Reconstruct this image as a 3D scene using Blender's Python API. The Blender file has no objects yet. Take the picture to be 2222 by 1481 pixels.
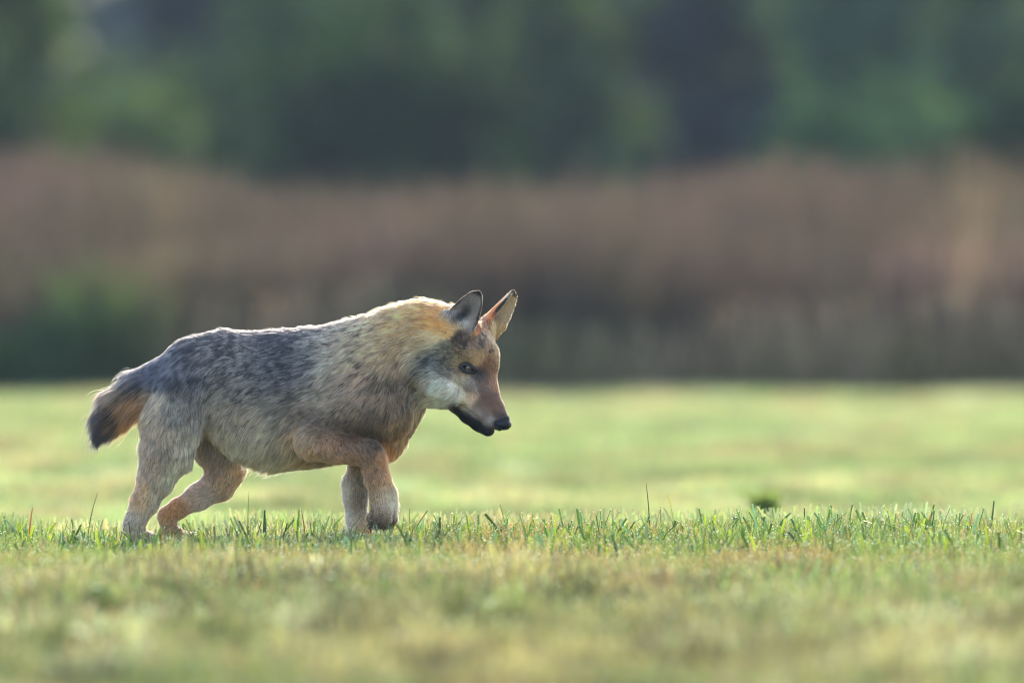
import bpy, math, random
import numpy as np

random.seed(7)
RNG = np.random.default_rng(7)
SC = bpy.context.scene
COL = SC.collection

# ------------------------------------------------------------------ camera
D0 = 30.861            # camera to wolf, m  (1 px of the 2222 px photo = 1 mm at the wolf)
CAMH = 0.75
cam = bpy.data.cameras.new('camera')
cam_o = bpy.data.objects.new('camera', cam)
COL.objects.link(cam_o)
cam.sensor_width = 36.0
cam.lens = 500.0
cam.clip_start = 0.5
cam.clip_end = 3000
cam_o.location = (0, -D0, CAMH)
cam_o.rotation_euler = (math.pi / 2 - math.atan(315.5 / 30861), 0, 0)
cam.dof.use_dof = True
cam.dof.focus_distance = D0 - 0.07
cam.dof.aperture_fstop = 4.0
SC.camera = cam_o

# ------------------------------------------------------------------ light
SUN_AZ = math.radians(8)       # from straight behind the wolf, towards +x
SUN_EL = math.radians(24)
world = bpy.data.worlds.new('World')
SC.world = world
world.use_nodes = True
wn = world.node_tree
wn.nodes.clear()
sky = wn.nodes.new('ShaderNodeTexSky')
sky.sky_type = 'NISHITA'
sky.sun_disc = False
sky.sun_elevation = SUN_EL
sky.sun_rotation = SUN_AZ
sky.air_density = 1.0
sky.dust_density = 1.5
bg = wn.nodes.new('ShaderNodeBackground')
bg.inputs['Strength'].default_value = 0.15
wo = wn.nodes.new('ShaderNodeOutputWorld')
wn.links.new(sky.outputs[0], bg.inputs[0])
wn.links.new(bg.outputs[0], wo.inputs[0])

sl = bpy.data.lights.new('sun', 'SUN')
sl.energy = 2.1
# (direct sun through the dew and the grass, the wolf's near side in shade)
sl.angle = math.radians(0.6)
sl.color = (1.0, 0.89, 0.72)
sun_o = bpy.data.objects.new('sun', sl)
COL.objects.link(sun_o)
sd = np.array([math.sin(SUN_AZ) * math.cos(SUN_EL), math.cos(SUN_AZ) * math.cos(SUN_EL), math.sin(SUN_EL)])
from mathutils import Vector
sun_o.rotation_euler = Vector(sd).to_track_quat('Z', 'Y').to_euler()
sun_o.location = (4, 20, 20)

SC.view_settings.view_transform = 'Standard'
SC.view_settings.look = 'None'
SC.view_settings.gamma = 1.0
SC.view_settings.exposure = 1.86
SC.view_settings.use_curve_mapping = False
SC.cycles.max_bounces = 10
SC.cycles.filter_width = 1.15
SC.cycles.transparent_max_bounces = 8
SC.cycles.sample_clamp_indirect = 6.0
SC.cycles.sample_clamp_direct = 10.0
SC.cycles.caustics_reflective = False
SC.cycles.caustics_refractive = False
try:
    SC.cycles_curves.shape = 'RIBBONS'
except Exception:
    pass

# ------------------------------------------------------------------ helpers
def srgb(c):
    c = np.asarray(c, dtype=np.float64) / 255.0
    return np.where(c <= 0.04045, c / 12.92, ((c + 0.055) / 1.055) ** 2.4)

def tag(o, label=None, cat=None, group=None, kind=None):
    if label: o['label'] = label
    if cat: o['category'] = cat
    if group: o['group'] = group
    if kind: o['kind'] = kind
    return o

def mesh_from(name, V, F, mat=None, col=None, smooth=True, parent=None, attr='tint'):
    """V (n,3), F (m,k) array or list of such arrays"""
    me = bpy.data.meshes.new(name)
    Fs = F if isinstance(F, list) else [F]
    Fs = [f for f in Fs if len(f)]
    V = np.ascontiguousarray(V, dtype=np.float32)
    me.vertices.add(len(V))
    me.vertices.foreach_set('co', V.ravel())
    nl = sum(f.size for f in Fs)
    me.loops.add(nl)
    me.loops.foreach_set('vertex_index', np.concatenate([f.ravel() for f in Fs]).astype(np.int32))
    starts = []; tot = 0
    for f in Fs:
        starts.append(tot + np.arange(len(f)) * f.shape[1]); tot += f.size
    me.polygons.add(sum(len(f) for f in Fs))
    me.polygons.foreach_set('loop_start', np.concatenate(starts).astype(np.int32))
    me.update(calc_edges=True)
    me.validate(verbose=False)
    if smooth:
        me.polygons.foreach_set('use_smooth', np.ones(len(me.polygons), dtype=bool))
    if col is not None:
        a = me.color_attributes.new(attr, 'FLOAT_COLOR', 'POINT')
        c = np.ones((len(V), 4), dtype=np.float32); c[:, :3] = col
        a.data.foreach_set('color', c.ravel())
    if mat: me.materials.append(mat)
    o = bpy.data.objects.new(name, me)
    COL.objects.link(o)
    if parent: o.parent = parent
    return o

def empty(name, loc=(0, 0, 0)):
    o = bpy.data.objects.new(name, None)
    o.location = loc
    COL.objects.link(o)
    return o

class Noise3:
    def __init__(self, seed, n=32):
        self.g = np.random.default_rng(seed).random((n, n, n)).astype(np.float32) * 2 - 1
        self.n = n
    def __call__(self, P, scale):
        q = np.asarray(P, dtype=np.float64) / scale
        i = np.floor(q).astype(np.int64); f = q - i
        f = f * f * (3 - 2 * f)
        n = self.n; out = 0
        for a in (0, 1):
            for b in (0, 1):
                for c in (0, 1):
                    w = (f[:, 0] if a else 1 - f[:, 0]) * (f[:, 1] if b else 1 - f[:, 1]) * (f[:, 2] if c else 1 - f[:, 2])
                    out = out + w * self.g[(i[:, 0] + a) % n, (i[:, 1] + b) % n, (i[:, 2] + c) % n]
        return out
N1, N2, N3, N4, N5 = [Noise3(s) for s in (1, 2, 3, 4, 5)]

def new_mat(name):
    m = bpy.data.materials.new(name)
    m.use_nodes = True
    m.node_tree.nodes.clear()
    return m, m.node_tree.nodes, m.node_tree.links

def leaf_mat(name, trans=0.45, rough=0.45, spec=0.4, tgain=(1.15, 1.25, 0.55)):
    """thin leaf: coloured by the mesh's tint attribute, lets light through"""
    m, n, l = new_mat(name)
    at = n.new('ShaderNodeAttribute'); at.attribute_name = 'tint'
    p = n.new('ShaderNodeBsdfPrincipled')
    p.inputs['Roughness'].default_value = rough
    p.inputs['Specular IOR Level'].default_value = spec
    t = n.new('ShaderNodeBsdfTranslucent')
    mul = n.new('ShaderNodeVectorMath'); mul.operation = 'MULTIPLY'
    mul.inputs[1].default_value = tgain
    mix = n.new('ShaderNodeMixShader'); mix.inputs[0].default_value = trans
    out = n.new('ShaderNodeOutputMaterial')
    l.new(at.outputs['Color'], p.inputs['Base Color'])
    l.new(at.outputs['Color'], mul.inputs[0]); l.new(mul.outputs[0], t.inputs['Color'])
    l.new(p.outputs[0], mix.inputs[1]); l.new(t.outputs[0], mix.inputs[2])
    l.new(mix.outputs[0], out.inputs[0])
    return m

def plain_mat(name, c, rough=0.6, spec=0.3, coat=0.0, bump=None):
    m, n, l = new_mat(name)
    p = n.new('ShaderNodeBsdfPrincipled')
    tc = n.new('ShaderNodeTexCoord')
    nz = n.new('ShaderNodeTexNoise'); nz.inputs['Scale'].default_value = (bump or (60, 0))[0]
    nz.inputs['Detail'].default_value = 4
    rp = n.new('ShaderNodeMix'); rp.data_type = 'RGBA'
    rp.inputs[6].default_value = tuple(0.75 * x for x in c) + (1,)
    rp.inputs[7].default_value = tuple(min(1, 1.25 * x) for x in c) + (1,)
    l.new(tc.outputs['Object'], nz.inputs['Vector'])
    l.new(nz.outputs[0], rp.inputs[0]); l.new(rp.outputs[2], p.inputs['Base Color'])
    p.inputs['Roughness'].default_value = rough
    p.inputs['Specular IOR Level'].default_value = spec
    p.inputs['Coat Weight'].default_value = coat
    p.inputs['Coat Roughness'].default_value = 0.08
    if bump and bump[1]:
        b = n.new('ShaderNodeBump'); b.inputs['Distance'].default_value = bump[1]
        l.new(nz.outputs[0], b.inputs['Height']); l.new(b.outputs[0], p.inputs['Normal'])
    out = n.new('ShaderNodeOutputMaterial')
    l.new(p.outputs[0], out.inputs[0])
    return m

# ------------------------------------------------------------------ the ground
FIELD_END = 33.4          # y where the mown meadow ends and the reeds begin
def sstep(x, a, b):
    t = np.clip((x - a) / (b - a), 0, 1); return t * t * (3 - 2 * t)

def ground_z(x, y):
    x = np.asarray(x, float); y = np.asarray(y, float)
    z = -0.16 * sstep(y, 0.25, 4.5)
    z = z + 0.012 * np.sin(x * 1.7 + 0.6) * np.cos(y * 0.9) * (1 - sstep(y, 2, 6)) - 0.004 * np.sin(x * 5.1)
    z = z + 26.0 * sstep(y, 270, 900)
    return z

def meadow_tint(x, y):
    """albedo of the turf: green, yellowed and brown patches (linear rgb)"""
    x = np.asarray(x, float); y = np.asarray(y, float)
    # patches keep their on-the-ground size; stretch along y since the view grazes
    P = np.stack([x, y * 0.33, np.zeros_like(x)], 1)
    a = N1(P, 0.23) * 0.5 + N2(P, 0.09) * 0.3 + N3(P, 0.6) * 0.5
    b = N4(P, 0.31) * 0.6 + N5(P, 0.12) * 0.4
    green = np.array([0.135, 0.185, 0.065]); yell = np.array([0.26, 0.24, 0.11])
    brown = np.array([0.22, 0.15, 0.085]); pale = np.array([0.30, 0.34, 0.22])
    c = green[None] + sstep(a, -0.15, 0.5)[:, None] * (yell - green)
    c = c + (sstep(b, 0.15, 0.6) * 0.75)[:, None] * (brown - c)
    c = c + (sstep(-b, 0.2, 0.7) * 0.6)[:, None] * (pale - c)
    return c

def build_ground():
    xs = np.concatenate([np.linspace(-900, -40, 12), np.linspace(-30, -4, 12), np.linspace(-3, 3, 90),
                         np.linspace(4, 30, 12), np.linspace(40, 900, 12)])
    ys = np.concatenate([np.linspace(-400, -40, 8), np.linspace(-35, -12, 8), np.linspace(-11, 6, 130),
                         np.linspace(6.5, 36, 60), np.linspace(40, 150, 16), np.linspace(165, 1600, 40)])
    X, Y = np.meshgrid(xs, ys, indexing='ij')
    V = np.stack([X.ravel(), Y.ravel(), ground_z(X.ravel(), Y.ravel())], 1)
    nx, ny = X.shape
    i = np.arange(nx - 1)[:, None] * ny + np.arange(ny - 1)[None]
    F = np.stack([i, i + ny, i + ny + 1, i + 1], -1).reshape(-1, 4)
    m, n, l = new_mat('turf_soil')
    tc = n.new('ShaderNodeTexCoord')
    def noise(sc, det=5):
        mp = n.new('ShaderNodeMapping'); mp.inputs['Scale'].default_value = (1, 0.4, 1)
        z = n.new('ShaderNodeTexNoise'); z.inputs['Scale'].default_value = sc; z.inputs['Detail'].default_value = det
        l.new(tc.outputs['Object'], mp.inputs[0]); l.new(mp.outputs[0], z.inputs['Vector']); return z
    z1 = noise(3.5); z2 = noise(14.0)
    r1 = n.new('ShaderNodeValToRGB')
    e = r1.color_ramp.elements
    e[0].position = 0.30; e[0].color = (0.070, 0.105, 0.030, 1)
    e[1].position = 0.66; e[1].color = (0.115, 0.135, 0.045, 1)
    e2 = r1.color_ramp.elements.new(0.80); e2.color = (0.13, 0.10, 0.05, 1)
    l.new(z1.outputs[0], r1.inputs[0])
    mx = n.new('ShaderNodeMix'); mx.data_type = 'RGBA'; mx.blend_type = 'MULTIPLY'; mx.inputs[0].default_value = 0.6
    l.new(r1.outputs[0], mx.inputs[6]); l.new(z2.outputs[0], mx.inputs[7])
    p = n.new('ShaderNodeBsdfPrincipled'); p.inputs['Roughness'].default_value = 0.9
    p.inputs['Specular IOR Level'].default_value = 0.15
    b = n.new('ShaderNodeBump'); b.inputs['Distance'].default_value = 0.02; b.inputs['Strength'].default_value = 0.6
    l.new(z2.outputs[0], b.inputs['Height']); l.new(b.outputs[0], p.inputs['Normal'])
    l.new(mx.outputs[2], p.inputs['Base Color'])
    out = n.new('ShaderNodeOutputMaterial'); l.new(p.outputs[0], out.inputs[0])
    o = mesh_from('ground', V, F, m)
    tag(o, kind='structure')
build_ground()

# ------------------------------------------------------------------ grass
GRASS = leaf_mat('grass_blade', 0.52, 0.40, 0.5, (1.3, 1.35, 0.8))

def blades(x, y, h, w, lean, az, col, tipw=0.55, segs=2, z0=None, tip_light=1.15, bend=0.6):
    """blunt cut blades: (segs) quads each"""
    n = len(x)
    if z0 is None: z0 = ground_z(x, y) - 0.004
    face = RNG.uniform(-1.1, 1.1, n)               # blade width direction
    wx, wy = np.cos(face), np.sin(face)
    V = np.zeros((n, segs + 1, 2, 3), np.float32)
    C = np.zeros((n, segs + 1, 2, 3), np.float32)
    for k in range(segs + 1):
        t = k / segs
        r = lean * h * (t * (1 - bend) + bend * t * t)
        cx = x + np.cos(az) * r; cy = y + np.sin(az) * r
        cz = z0 + h * t * np.sqrt(np.clip(1 - 0.35 * (lean * t) ** 2, 0.2, 1))
        hw = 0.5 * w * (1 - (1 - tipw) * t ** 2)
        for s, sg in ((0, -1), (1, 1)):
            V[:, k, s, 0] = cx + sg * wx * hw
            V[:, k, s, 1] = cy + sg * wy * hw
            V[:, k, s, 2] = cz + (0 if k < segs else sg * 0.25 * w * np.sin(face * 7))
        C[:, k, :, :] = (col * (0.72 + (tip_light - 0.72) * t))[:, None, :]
    base = (np.arange(n) * (segs + 1) * 2)[:, None]
    Fs = []
    for k in range(segs):
        Fs.append(np.stack([base[:, 0] + 2 * k, base[:, 0] + 2 * k + 1, base[:, 0] + 2 * k + 3, base[:, 0] + 2 * k + 2], 1))
    return V.reshape(-1, 3), np.concatenate(Fs), C.reshape(-1, 3)

def join(parts):
    V, F, C, off = [], [], [], 0
    for v, f, c in parts:
        V.append(v); F.append(f + off); C.append(c); off += len(v)
    return np.concatenate(V), np.concatenate(F), np.concatenate(C)

def tint_blades(x, y, var=0.28, dead=0.14):
    c = meadow_tint(x, y)
    n = len(x)
    c = c * RNG.uniform(1 - var, 1 + var, (n, 1)) * np.stack([RNG.uniform(0.85, 1.15, n), np.ones(n), RNG.uniform(0.8, 1.3, n)], 1)
    d = RNG.random(n) < dead
    c[d] = np.array([0.25, 0.205, 0.125]) * RNG.uniform(0.6, 1.2, (d.sum(), 1))
    r = RNG.random(n) < 0.012
    c[r] = np.array([0.24, 0.14, 0.07])
    return c

def build_grass():
    # sharp strip where the wolf walks
    n = 72000
    x = RNG.uniform(-1.5, 1.5, n); y = RNG.uniform(-3.2, 0.75, n)
    P = np.stack([x, y, 0 * x], 1)
    tall = (0.5 + 0.45 * N2(P, 0.14) + 0.45 * N3(P, 0.045)).clip(0, 1.4)
    feet = np.zeros(n)
    for fx, fy in ((-0.335, .056), (-0.28, -.08)): feet = np.maximum(feet, np.exp(-((x - fx) / 0.055) ** 2 - ((y - fy) / 0.16) ** 2))
    h = (0.012 + 0.026 * RNG.random(n) ** 1.6) * (0.5 + 0.9 * tall) * (1 - 0.5 * feet)
    w = RNG.uniform(0.0012, 0.0030, n)
    lean = RNG.gamma(2.0, 0.22, n).clip(0, 1.6); az = RNG.uniform(0, 2 * np.pi, n)
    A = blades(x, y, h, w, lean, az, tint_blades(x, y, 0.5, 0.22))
    # taller uncut blades standing over the rest
    n = 2700
    x = RNG.uniform(-1.5, 1.5, n * 3); y = RNG.uniform(-1.6, 0.42, n * 3)
    dn = N4(np.stack([x, y, 0 * x], 1), 0.05) * 0.6 + N5(np.stack([x, y, 0 * x], 1), 0.15) * 0.5 + RNG.uniform(-.35, .35, n * 3)
    dn = dn - 2.0 * (np.abs(x + 0.285) < 0.06) * (y > -0.5)
    q = np.argsort(-dn)[:n]; x = x[q]; y = y[q]
    k = RNG.random(n)
    h = 0.024 + 0.044 * RNG.random(n) ** 1.7; h[k > 0.95] *= 1.3
    w = 0.0012 + 0.0062 * RNG.random(n) ** 2.2
    lean = RNG.gamma(2.0, 0.22, n).clip(0, 1.2); az = RNG.uniform(0, 2 * np.pi, n)
    g = np.array([0.045, 0.095, 0.028])[None] * RNG.uniform(0.4, 1.5, (n, 1))
    yl = RNG.random(n) < 0.3; g[yl] = np.array([0.19, 0.25, 0.03]) * RNG.uniform(0.7, 1.2, (yl.sum(), 1))
    bl = RNG.random(n) < 0.14; g[bl] = np.array([0.09, 0.18, 0.13])
    rd = RNG.random(n) < 0.015; g[rd] = np.array([0.26, 0.12, 0.045])
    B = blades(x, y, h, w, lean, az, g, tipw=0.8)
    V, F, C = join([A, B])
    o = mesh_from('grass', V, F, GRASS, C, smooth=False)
    tag(o, 'short dewy mown grass with blunt blades around the feet of the wolf', 'grass', kind='stuff')
    tips = A[0].reshape(-1, 3, 2, 3)[:, 2].mean(1)
    tb = B[0].reshape(-1, 3, 2, 3)[:, 2].mean(1)
    mid = A[0].reshape(-1, 3, 2, 3)[:, 1].mean(1)

    # foreground, out of focus
    n = 110000
    x = RNG.uniform(-1.7, 1.7, n); y = RNG.uniform(-11, -3.2, n)
    P = np.stack([x, y, 0 * x], 1)
    h = (0.022 + 0.03 * RNG.random(n)) * (1 + 0.35 * N2(P, 0.3)); w = RNG.uniform(0.0025, 0.0055, n)
    lean = RNG.gamma(2.0, 0.25, n).clip(0, 1.6); az = RNG.uniform(0, 2 * np.pi, n)
    tc_ = tint_blades(x, y, 0.5, 0.28) * np.array([0.70, 0.71, 0.86])
    cl = N4(np.stack([x, y, 0 * x], 1), 0.055); c2 = N5(np.stack([x, y * 0.4, 0 * x], 1), 0.13)
    h = h * np.clip(1 + 0.7 * cl + 0.4 * c2, 0.3, 2.2); tc_ = tc_ * (1 + 0.7 * N1(np.stack([x, y, 0 * x], 1), 0.05) + 0.6 * N2(np.stack([x, y * 0.35, 0 * x], 1), 0.12))[:, None]
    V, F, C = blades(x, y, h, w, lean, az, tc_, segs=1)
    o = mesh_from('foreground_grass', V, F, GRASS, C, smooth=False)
    tag(o, 'out of focus yellow green and brown turf in the foreground', 'grass', kind='stuff')
    tf = V.reshape(-1, 2, 2, 3)[:, 1].mean(1)

    # the meadow behind, out to the reeds
    n = 230000
    y = 0.75 + (FIELD_END + 0.3 - 0.75) * RNG.random(n) ** 0.9
    x = RNG.uniform(-1, 1, n) * (1.6 + y * 0.055)
    P = np.stack([x, y * 0.3, 0 * x], 1)
    h = (0.028 + 0.03 * RNG.random(n)) * (1 + 0.35 * N3(P, 0.3)); w = RNG.uniform(0.004, 0.009, n)
    lean = RNG.gamma(2.0, 0.25, n).clip(0, 1.6); az = RNG.uniform(0, 2 * np.pi, n)
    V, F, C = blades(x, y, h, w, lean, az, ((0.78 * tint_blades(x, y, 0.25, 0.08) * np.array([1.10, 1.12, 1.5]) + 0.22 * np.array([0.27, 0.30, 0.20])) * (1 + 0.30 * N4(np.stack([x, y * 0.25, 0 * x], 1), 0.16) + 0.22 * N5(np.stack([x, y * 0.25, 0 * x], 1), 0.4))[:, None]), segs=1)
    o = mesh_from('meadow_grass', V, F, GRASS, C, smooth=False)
    tag(o, 'pale green blurred meadow stretching behind the wolf to the brown reeds', 'grass', kind='stuff')

    # dew drops on the blades
    t = (1 + 5 ** 0.5) / 2
    iv = np.array([(-1, t, 0), (1, t, 0), (-1, -t, 0), (1, -t, 0), (0, -1, t), (0, 1, t), (0, -1, -t), (0, 1, -t), (t, 0, -1), (t, 0, 1), (-t, 0, -1), (-t, 0, 1)], float)
    iv /= np.linalg.norm(iv[0])
    it = np.array([(0, 11, 5), (0, 5, 1), (0, 1, 7), (0, 7, 10), (0, 10, 11), (1, 5, 9), (5, 11, 4), (11, 10, 2), (10, 7, 6), (7, 1, 8), (3, 9, 4), (3, 4, 2), (3, 2, 6), (3, 6, 8), (3, 8, 9), (4, 9, 5), (2, 4, 11), (6, 2, 10), (8, 6, 7), (9, 8, 1)])
    pts = np.concatenate([tips[RNG.choice(len(tips), 9000, replace=False)], mid[RNG.choice(len(mid), 2500, replace=False)],
                          tb[RNG.choice(len(tb), 1500, replace=False)], tf[RNG.choice(len(tf), 5500, replace=False)]])
    r = 0.0007 + 0.0009 * RNG.random(len(pts)) ** 2
    r[-5500:] *= 1.7
    V = (pts[:, None] + iv[None] * r[:, None, None]).reshape(-1, 3)
    F = (np.arange(len(pts))[:, None, None] * 12 + it[None]).reshape(-1, 3)
    m, nn, l = new_mat('dew')
    p = nn.new('ShaderNodeBsdfPrincipled')
    p.inputs['Base Color'].default_value = (0.9, 0.95, 0.9, 1)
    p.inputs['Roughness'].default_value = 0.22
    p.inputs['IOR'].default_value = 1.33
    p.inputs['Specular IOR Level'].default_value = 1.0
    tr = nn.new('ShaderNodeBsdfTranslucent'); tr.inputs[0].default_value = (0.95, 1, 0.9, 1)  # white translucency stands in for sun refracted by clear drops
    mx = nn.new('ShaderNodeMixShader'); mx.inputs[0].default_value = 0.8
    out = nn.new('ShaderNodeOutputMaterial')
    l.new(p.outputs[0], mx.inputs[1]); l.new(tr.outputs[0], mx.inputs[2]); l.new(mx.outputs[0], out.inputs[0])
    o = mesh_from('dew_drops', V, F, m)
    tag(o, 'tiny bright dew drops on the tips of the grass', 'dew', kind='stuff')
build_grass()

def px2x(px, dist):
    return (px - 1111.0) / 30861.0 * dist

# ---- single plants that stand out of the turf
def stalk(name, label, px, py_top, y, w, colr, lean=(0, 0), cat='grass blade', head=0, py0=1178):
    """one long blade or stem; px = foot, lean = offset of the tip in metres (x, y)"""
    dist = D0 + y; sc = dist / 30861.0
    x = (px - 1111) * sc
    z0 = float(ground_z(x, y)) - 0.003
    ztop = CAMH - (py_top - 425) * sc
    root = empty(name, (x, y, z0))
    tag(root, label, cat)
    H = ztop - z0
    n = 7
    ts = np.linspace(0, 1, n + 1)
    V = []
    for t in ts:
        c = np.array([lean[0] * t * t, lean[1] * t * t, H * t])
        ww = w * 0.5 * (1 - 0.6 * t ** 2)
        for a in (0, 1, 2, 3):
            an = a * np.pi / 2 + 0.4
            V.append(c + np.array([math.cos(an) * ww, math.sin(an) * ww * 0.35, 0]))
    V = np.array(V)
    F = [[4 * k + a, 4 * k + (a + 1) % 4, 4 * k + 4 + (a + 1) % 4, 4 * k + 4 + a] for k in range(n) for a in range(4)]
    mesh_from('stem' if head else 'blade', V, np.array(F), GRASS, np.tile(np.array(colr), (len(V), 1)), parent=root)
    if head:
        Vh = []; Fh = []
        for q in range(head):
            t = 0.72 + 0.28 * q / head
            c = np.array([lean[0] * t * t, lean[1] * t * t, H * t])
            s = 0.0035; sg = 1 if q % 2 else -1
            b = len(Vh)
            Vh += [c, c + (sg * 0.002 + s * .3, 0.001, s), c + (sg * 0.0035, -0.001, 2.2 * s), c + (sg * 0.0005, 0, s * 1.4)]
            Fh.append([b, b + 1, b + 2, b + 3])
        mesh_from('seed_head', np.array(Vh), np.array(Fh), GRASS, np.tile(np.array([0.3, 0.27, 0.12]), (len(Vh), 1)), parent=root)
    return root

stalk('grass_stalk', 'tallest thin dark grass stalk, right of the wolf, standing alone over the turf', 1410, 1048, 0.1, 0.0030, (0.05, 0.09, 0.03), (-0.008, 0), 'grass stalk')
stalk('grass_stalk', 'pale thin grass stalk with a seed head just right of the tallest stalk', 1463, 1078, 0.12, 0.0018, (0.25, 0.30, 0.10), (-0.012, 0), 'grass stalk', head=8)
stalk('grass_stalk', 'slanting blade leaning right with a dew bright tip, right part of the turf', 1800, 1110, 0.1, 0.0032, (0.06, 0.11, 0.04), (0.040, 0), 'grass blade')
stalk('grass_stalk', 'broad dark green blade standing upright below the belly of the wolf', 574, 1106, -0.1, 0.0085, (0.05, 0.14, 0.03), (0.0, 0), 'grass blade')
stalk('grass_stalk', 'broad yellow green blade beside a red one, left of the front paws', 646, 1105, -0.1, 0.0072, (0.20, 0.30, 0.03), (0.003, 0), 'grass blade')
stalk('grass_stalk', 'rust red blade left of the front paws, among yellow green blades', 662, 1106, -0.12, 0.0035, (0.34, 0.10, 0.04), (-0.008, 0), 'grass blade')
stalk('grass_stalk', 'thin pale blade standing tall under the belly of the wolf', 537, 1066, 0.05, 0.0020, (0.16, 0.2, 0.08), (0.003, 0), 'grass blade')
stalk('grass_stalk', 'long thin blade leaning right behind the tail, near the left edge', 190, 1068, 0.05, 0.0026, (0.05, 0.11, 0.04), (0.022, 0), 'grass blade')
stalk('grass_stalk', 'orange dead blade at the far left of the turf', 62, 1100, 0.0, 0.0042, (0.45, 0.17, 0.03), (0.009, 0), 'grass blade')
stalk('grass_stalk', 'broad bluish green blade curving right, over the clump right of the tall stalk', 1685, 1112, -0.05, 0.0105, (0.09, 0.22, 0.12), (0.030, 0), 'grass blade')
stalk('grass_stalk', 'broad upright blue green blade in the clump right of the tall stalk', 1657, 1120, -0.07, 0.0110, (0.08, 0.21, 0.13), (0.002, 0), 'grass blade')
stalk('grass_stalk', 'short broad bright green blade low in the turf below the tall stalk', 1352, 1170, -0.9, 0.0060, (0.20, 0.34, 0.03), (0.0, 0), 'grass blade', )

# a small fly sitting on a thin stalk
def build_fly():
    y = 0.0; x = px2x(1594, D0); z = CAMH - (1124 - 425) / 1000.0
    root = empty('fly', (x, y, z))
    tag(root, 'tiny dark fly perched on a thin stalk, between the tall stalk and the weed tuft', 'fly')
    th = np.linspace(0, math.pi, 7)
    def egg(name, c, r, sx, mat):
        V = [[c[0] + sx * r * math.cos(t), c[1] + r * math.sin(t) * math.cos(a), c[2] + r * math.sin(t) * math.sin(a)] for t in th for a in np.linspace(0, 2 * math.pi, 9)[:-1]]
        F = [[i * 8 + k, i * 8 + (k + 1) % 8, (i + 1) * 8 + (k + 1) % 8, (i + 1) * 8 + k] for i in range(6) for k in range(8)]
        mesh_from(name, np.array(V), np.array(F), mat, parent=root)
    m = plain_mat('fly_black', (0.012, 0.012, 0.013), 0.3, 0.5)
    mw = plain_mat('fly_wing', (0.10, 0.10, 0.10), 0.3, 0.5)
    egg('body', (0, 0, 0), 0.0021, 1.7, m); egg('head', (0.0042, 0, 0.0012), 0.0016, 0.9, m)
    for s in (-1, 1):
        mesh_from('wing', np.array([(0.001, s * 0.0008, 0.0016), (-0.003, s * 0.0035, 0.0036), (-0.007, s * 0.0030, 0.0030), (-0.005, s * 0.0008, 0.0022)]), np.array([[0, 1, 2, 3]]), mw, smooth=False, parent=root)
build_fly()
stalk('grass_stalk', 'very thin stalk with a tiny fly on its tip', 1590, 1127, 0.0, 0.0014, (0.12, 0.14, 0.06), (0.004, 0), 'grass stalk')

# small dark weed tuft standing on the meadow behind
def weed(px, py_base, wid, hgt, label, colr):
    dist = 0.91 * 30861 / (py_base - 425); y = dist - D0
    x = px2x(px, dist)
    root = empty('weed_tuft', (x, y, float(ground_z(x, y))))
    tag(root, label, 'weed')
    n = 420
    a = RNG.uniform(0, 2 * np.pi, n); r = np.abs(RNG.normal(0, 0.36, n)) * wid
    V, F, C = blades(np.cos(a) * r * 0.5, np.sin(a) * r * 0.5, hgt * RNG.uniform(0.5, 1.0, n) * np.exp(-(r / wid) ** 2), RNG.uniform(0.005, 0.012, n),
                     RNG.uniform(0.05, 0.5, n), RNG.uniform(0, 2 * np.pi, n), np.array(colr)[None] * RNG.uniform(0.6, 1.3, (n, 1)), tipw=0.3, z0=np.zeros(n))
    mesh_from('leaves', V, F, GRASS, C, smooth=False, parent=root)['kind'] = 'stuff'
weed(1662, 1160, 0.085, 0.125, 'dark green weed tuft on the meadow just behind the turf right of the wolf', (0.15, 0.20, 0.055))

# ------------------------------------------------------------------ reeds and woodland edge
REED = leaf_mat('dry_reed', 0.3, 0.7, 0.2, (1.1, 1.0, 0.8))
FOLI = leaf_mat('foliage', 0.35, 0.7, 0.08, (1.1, 1.3, 0.5))
BARK = plain_mat('bark', (0.055, 0.045, 0.035), 0.9, 0.2, bump=(25, 0.01))

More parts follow.
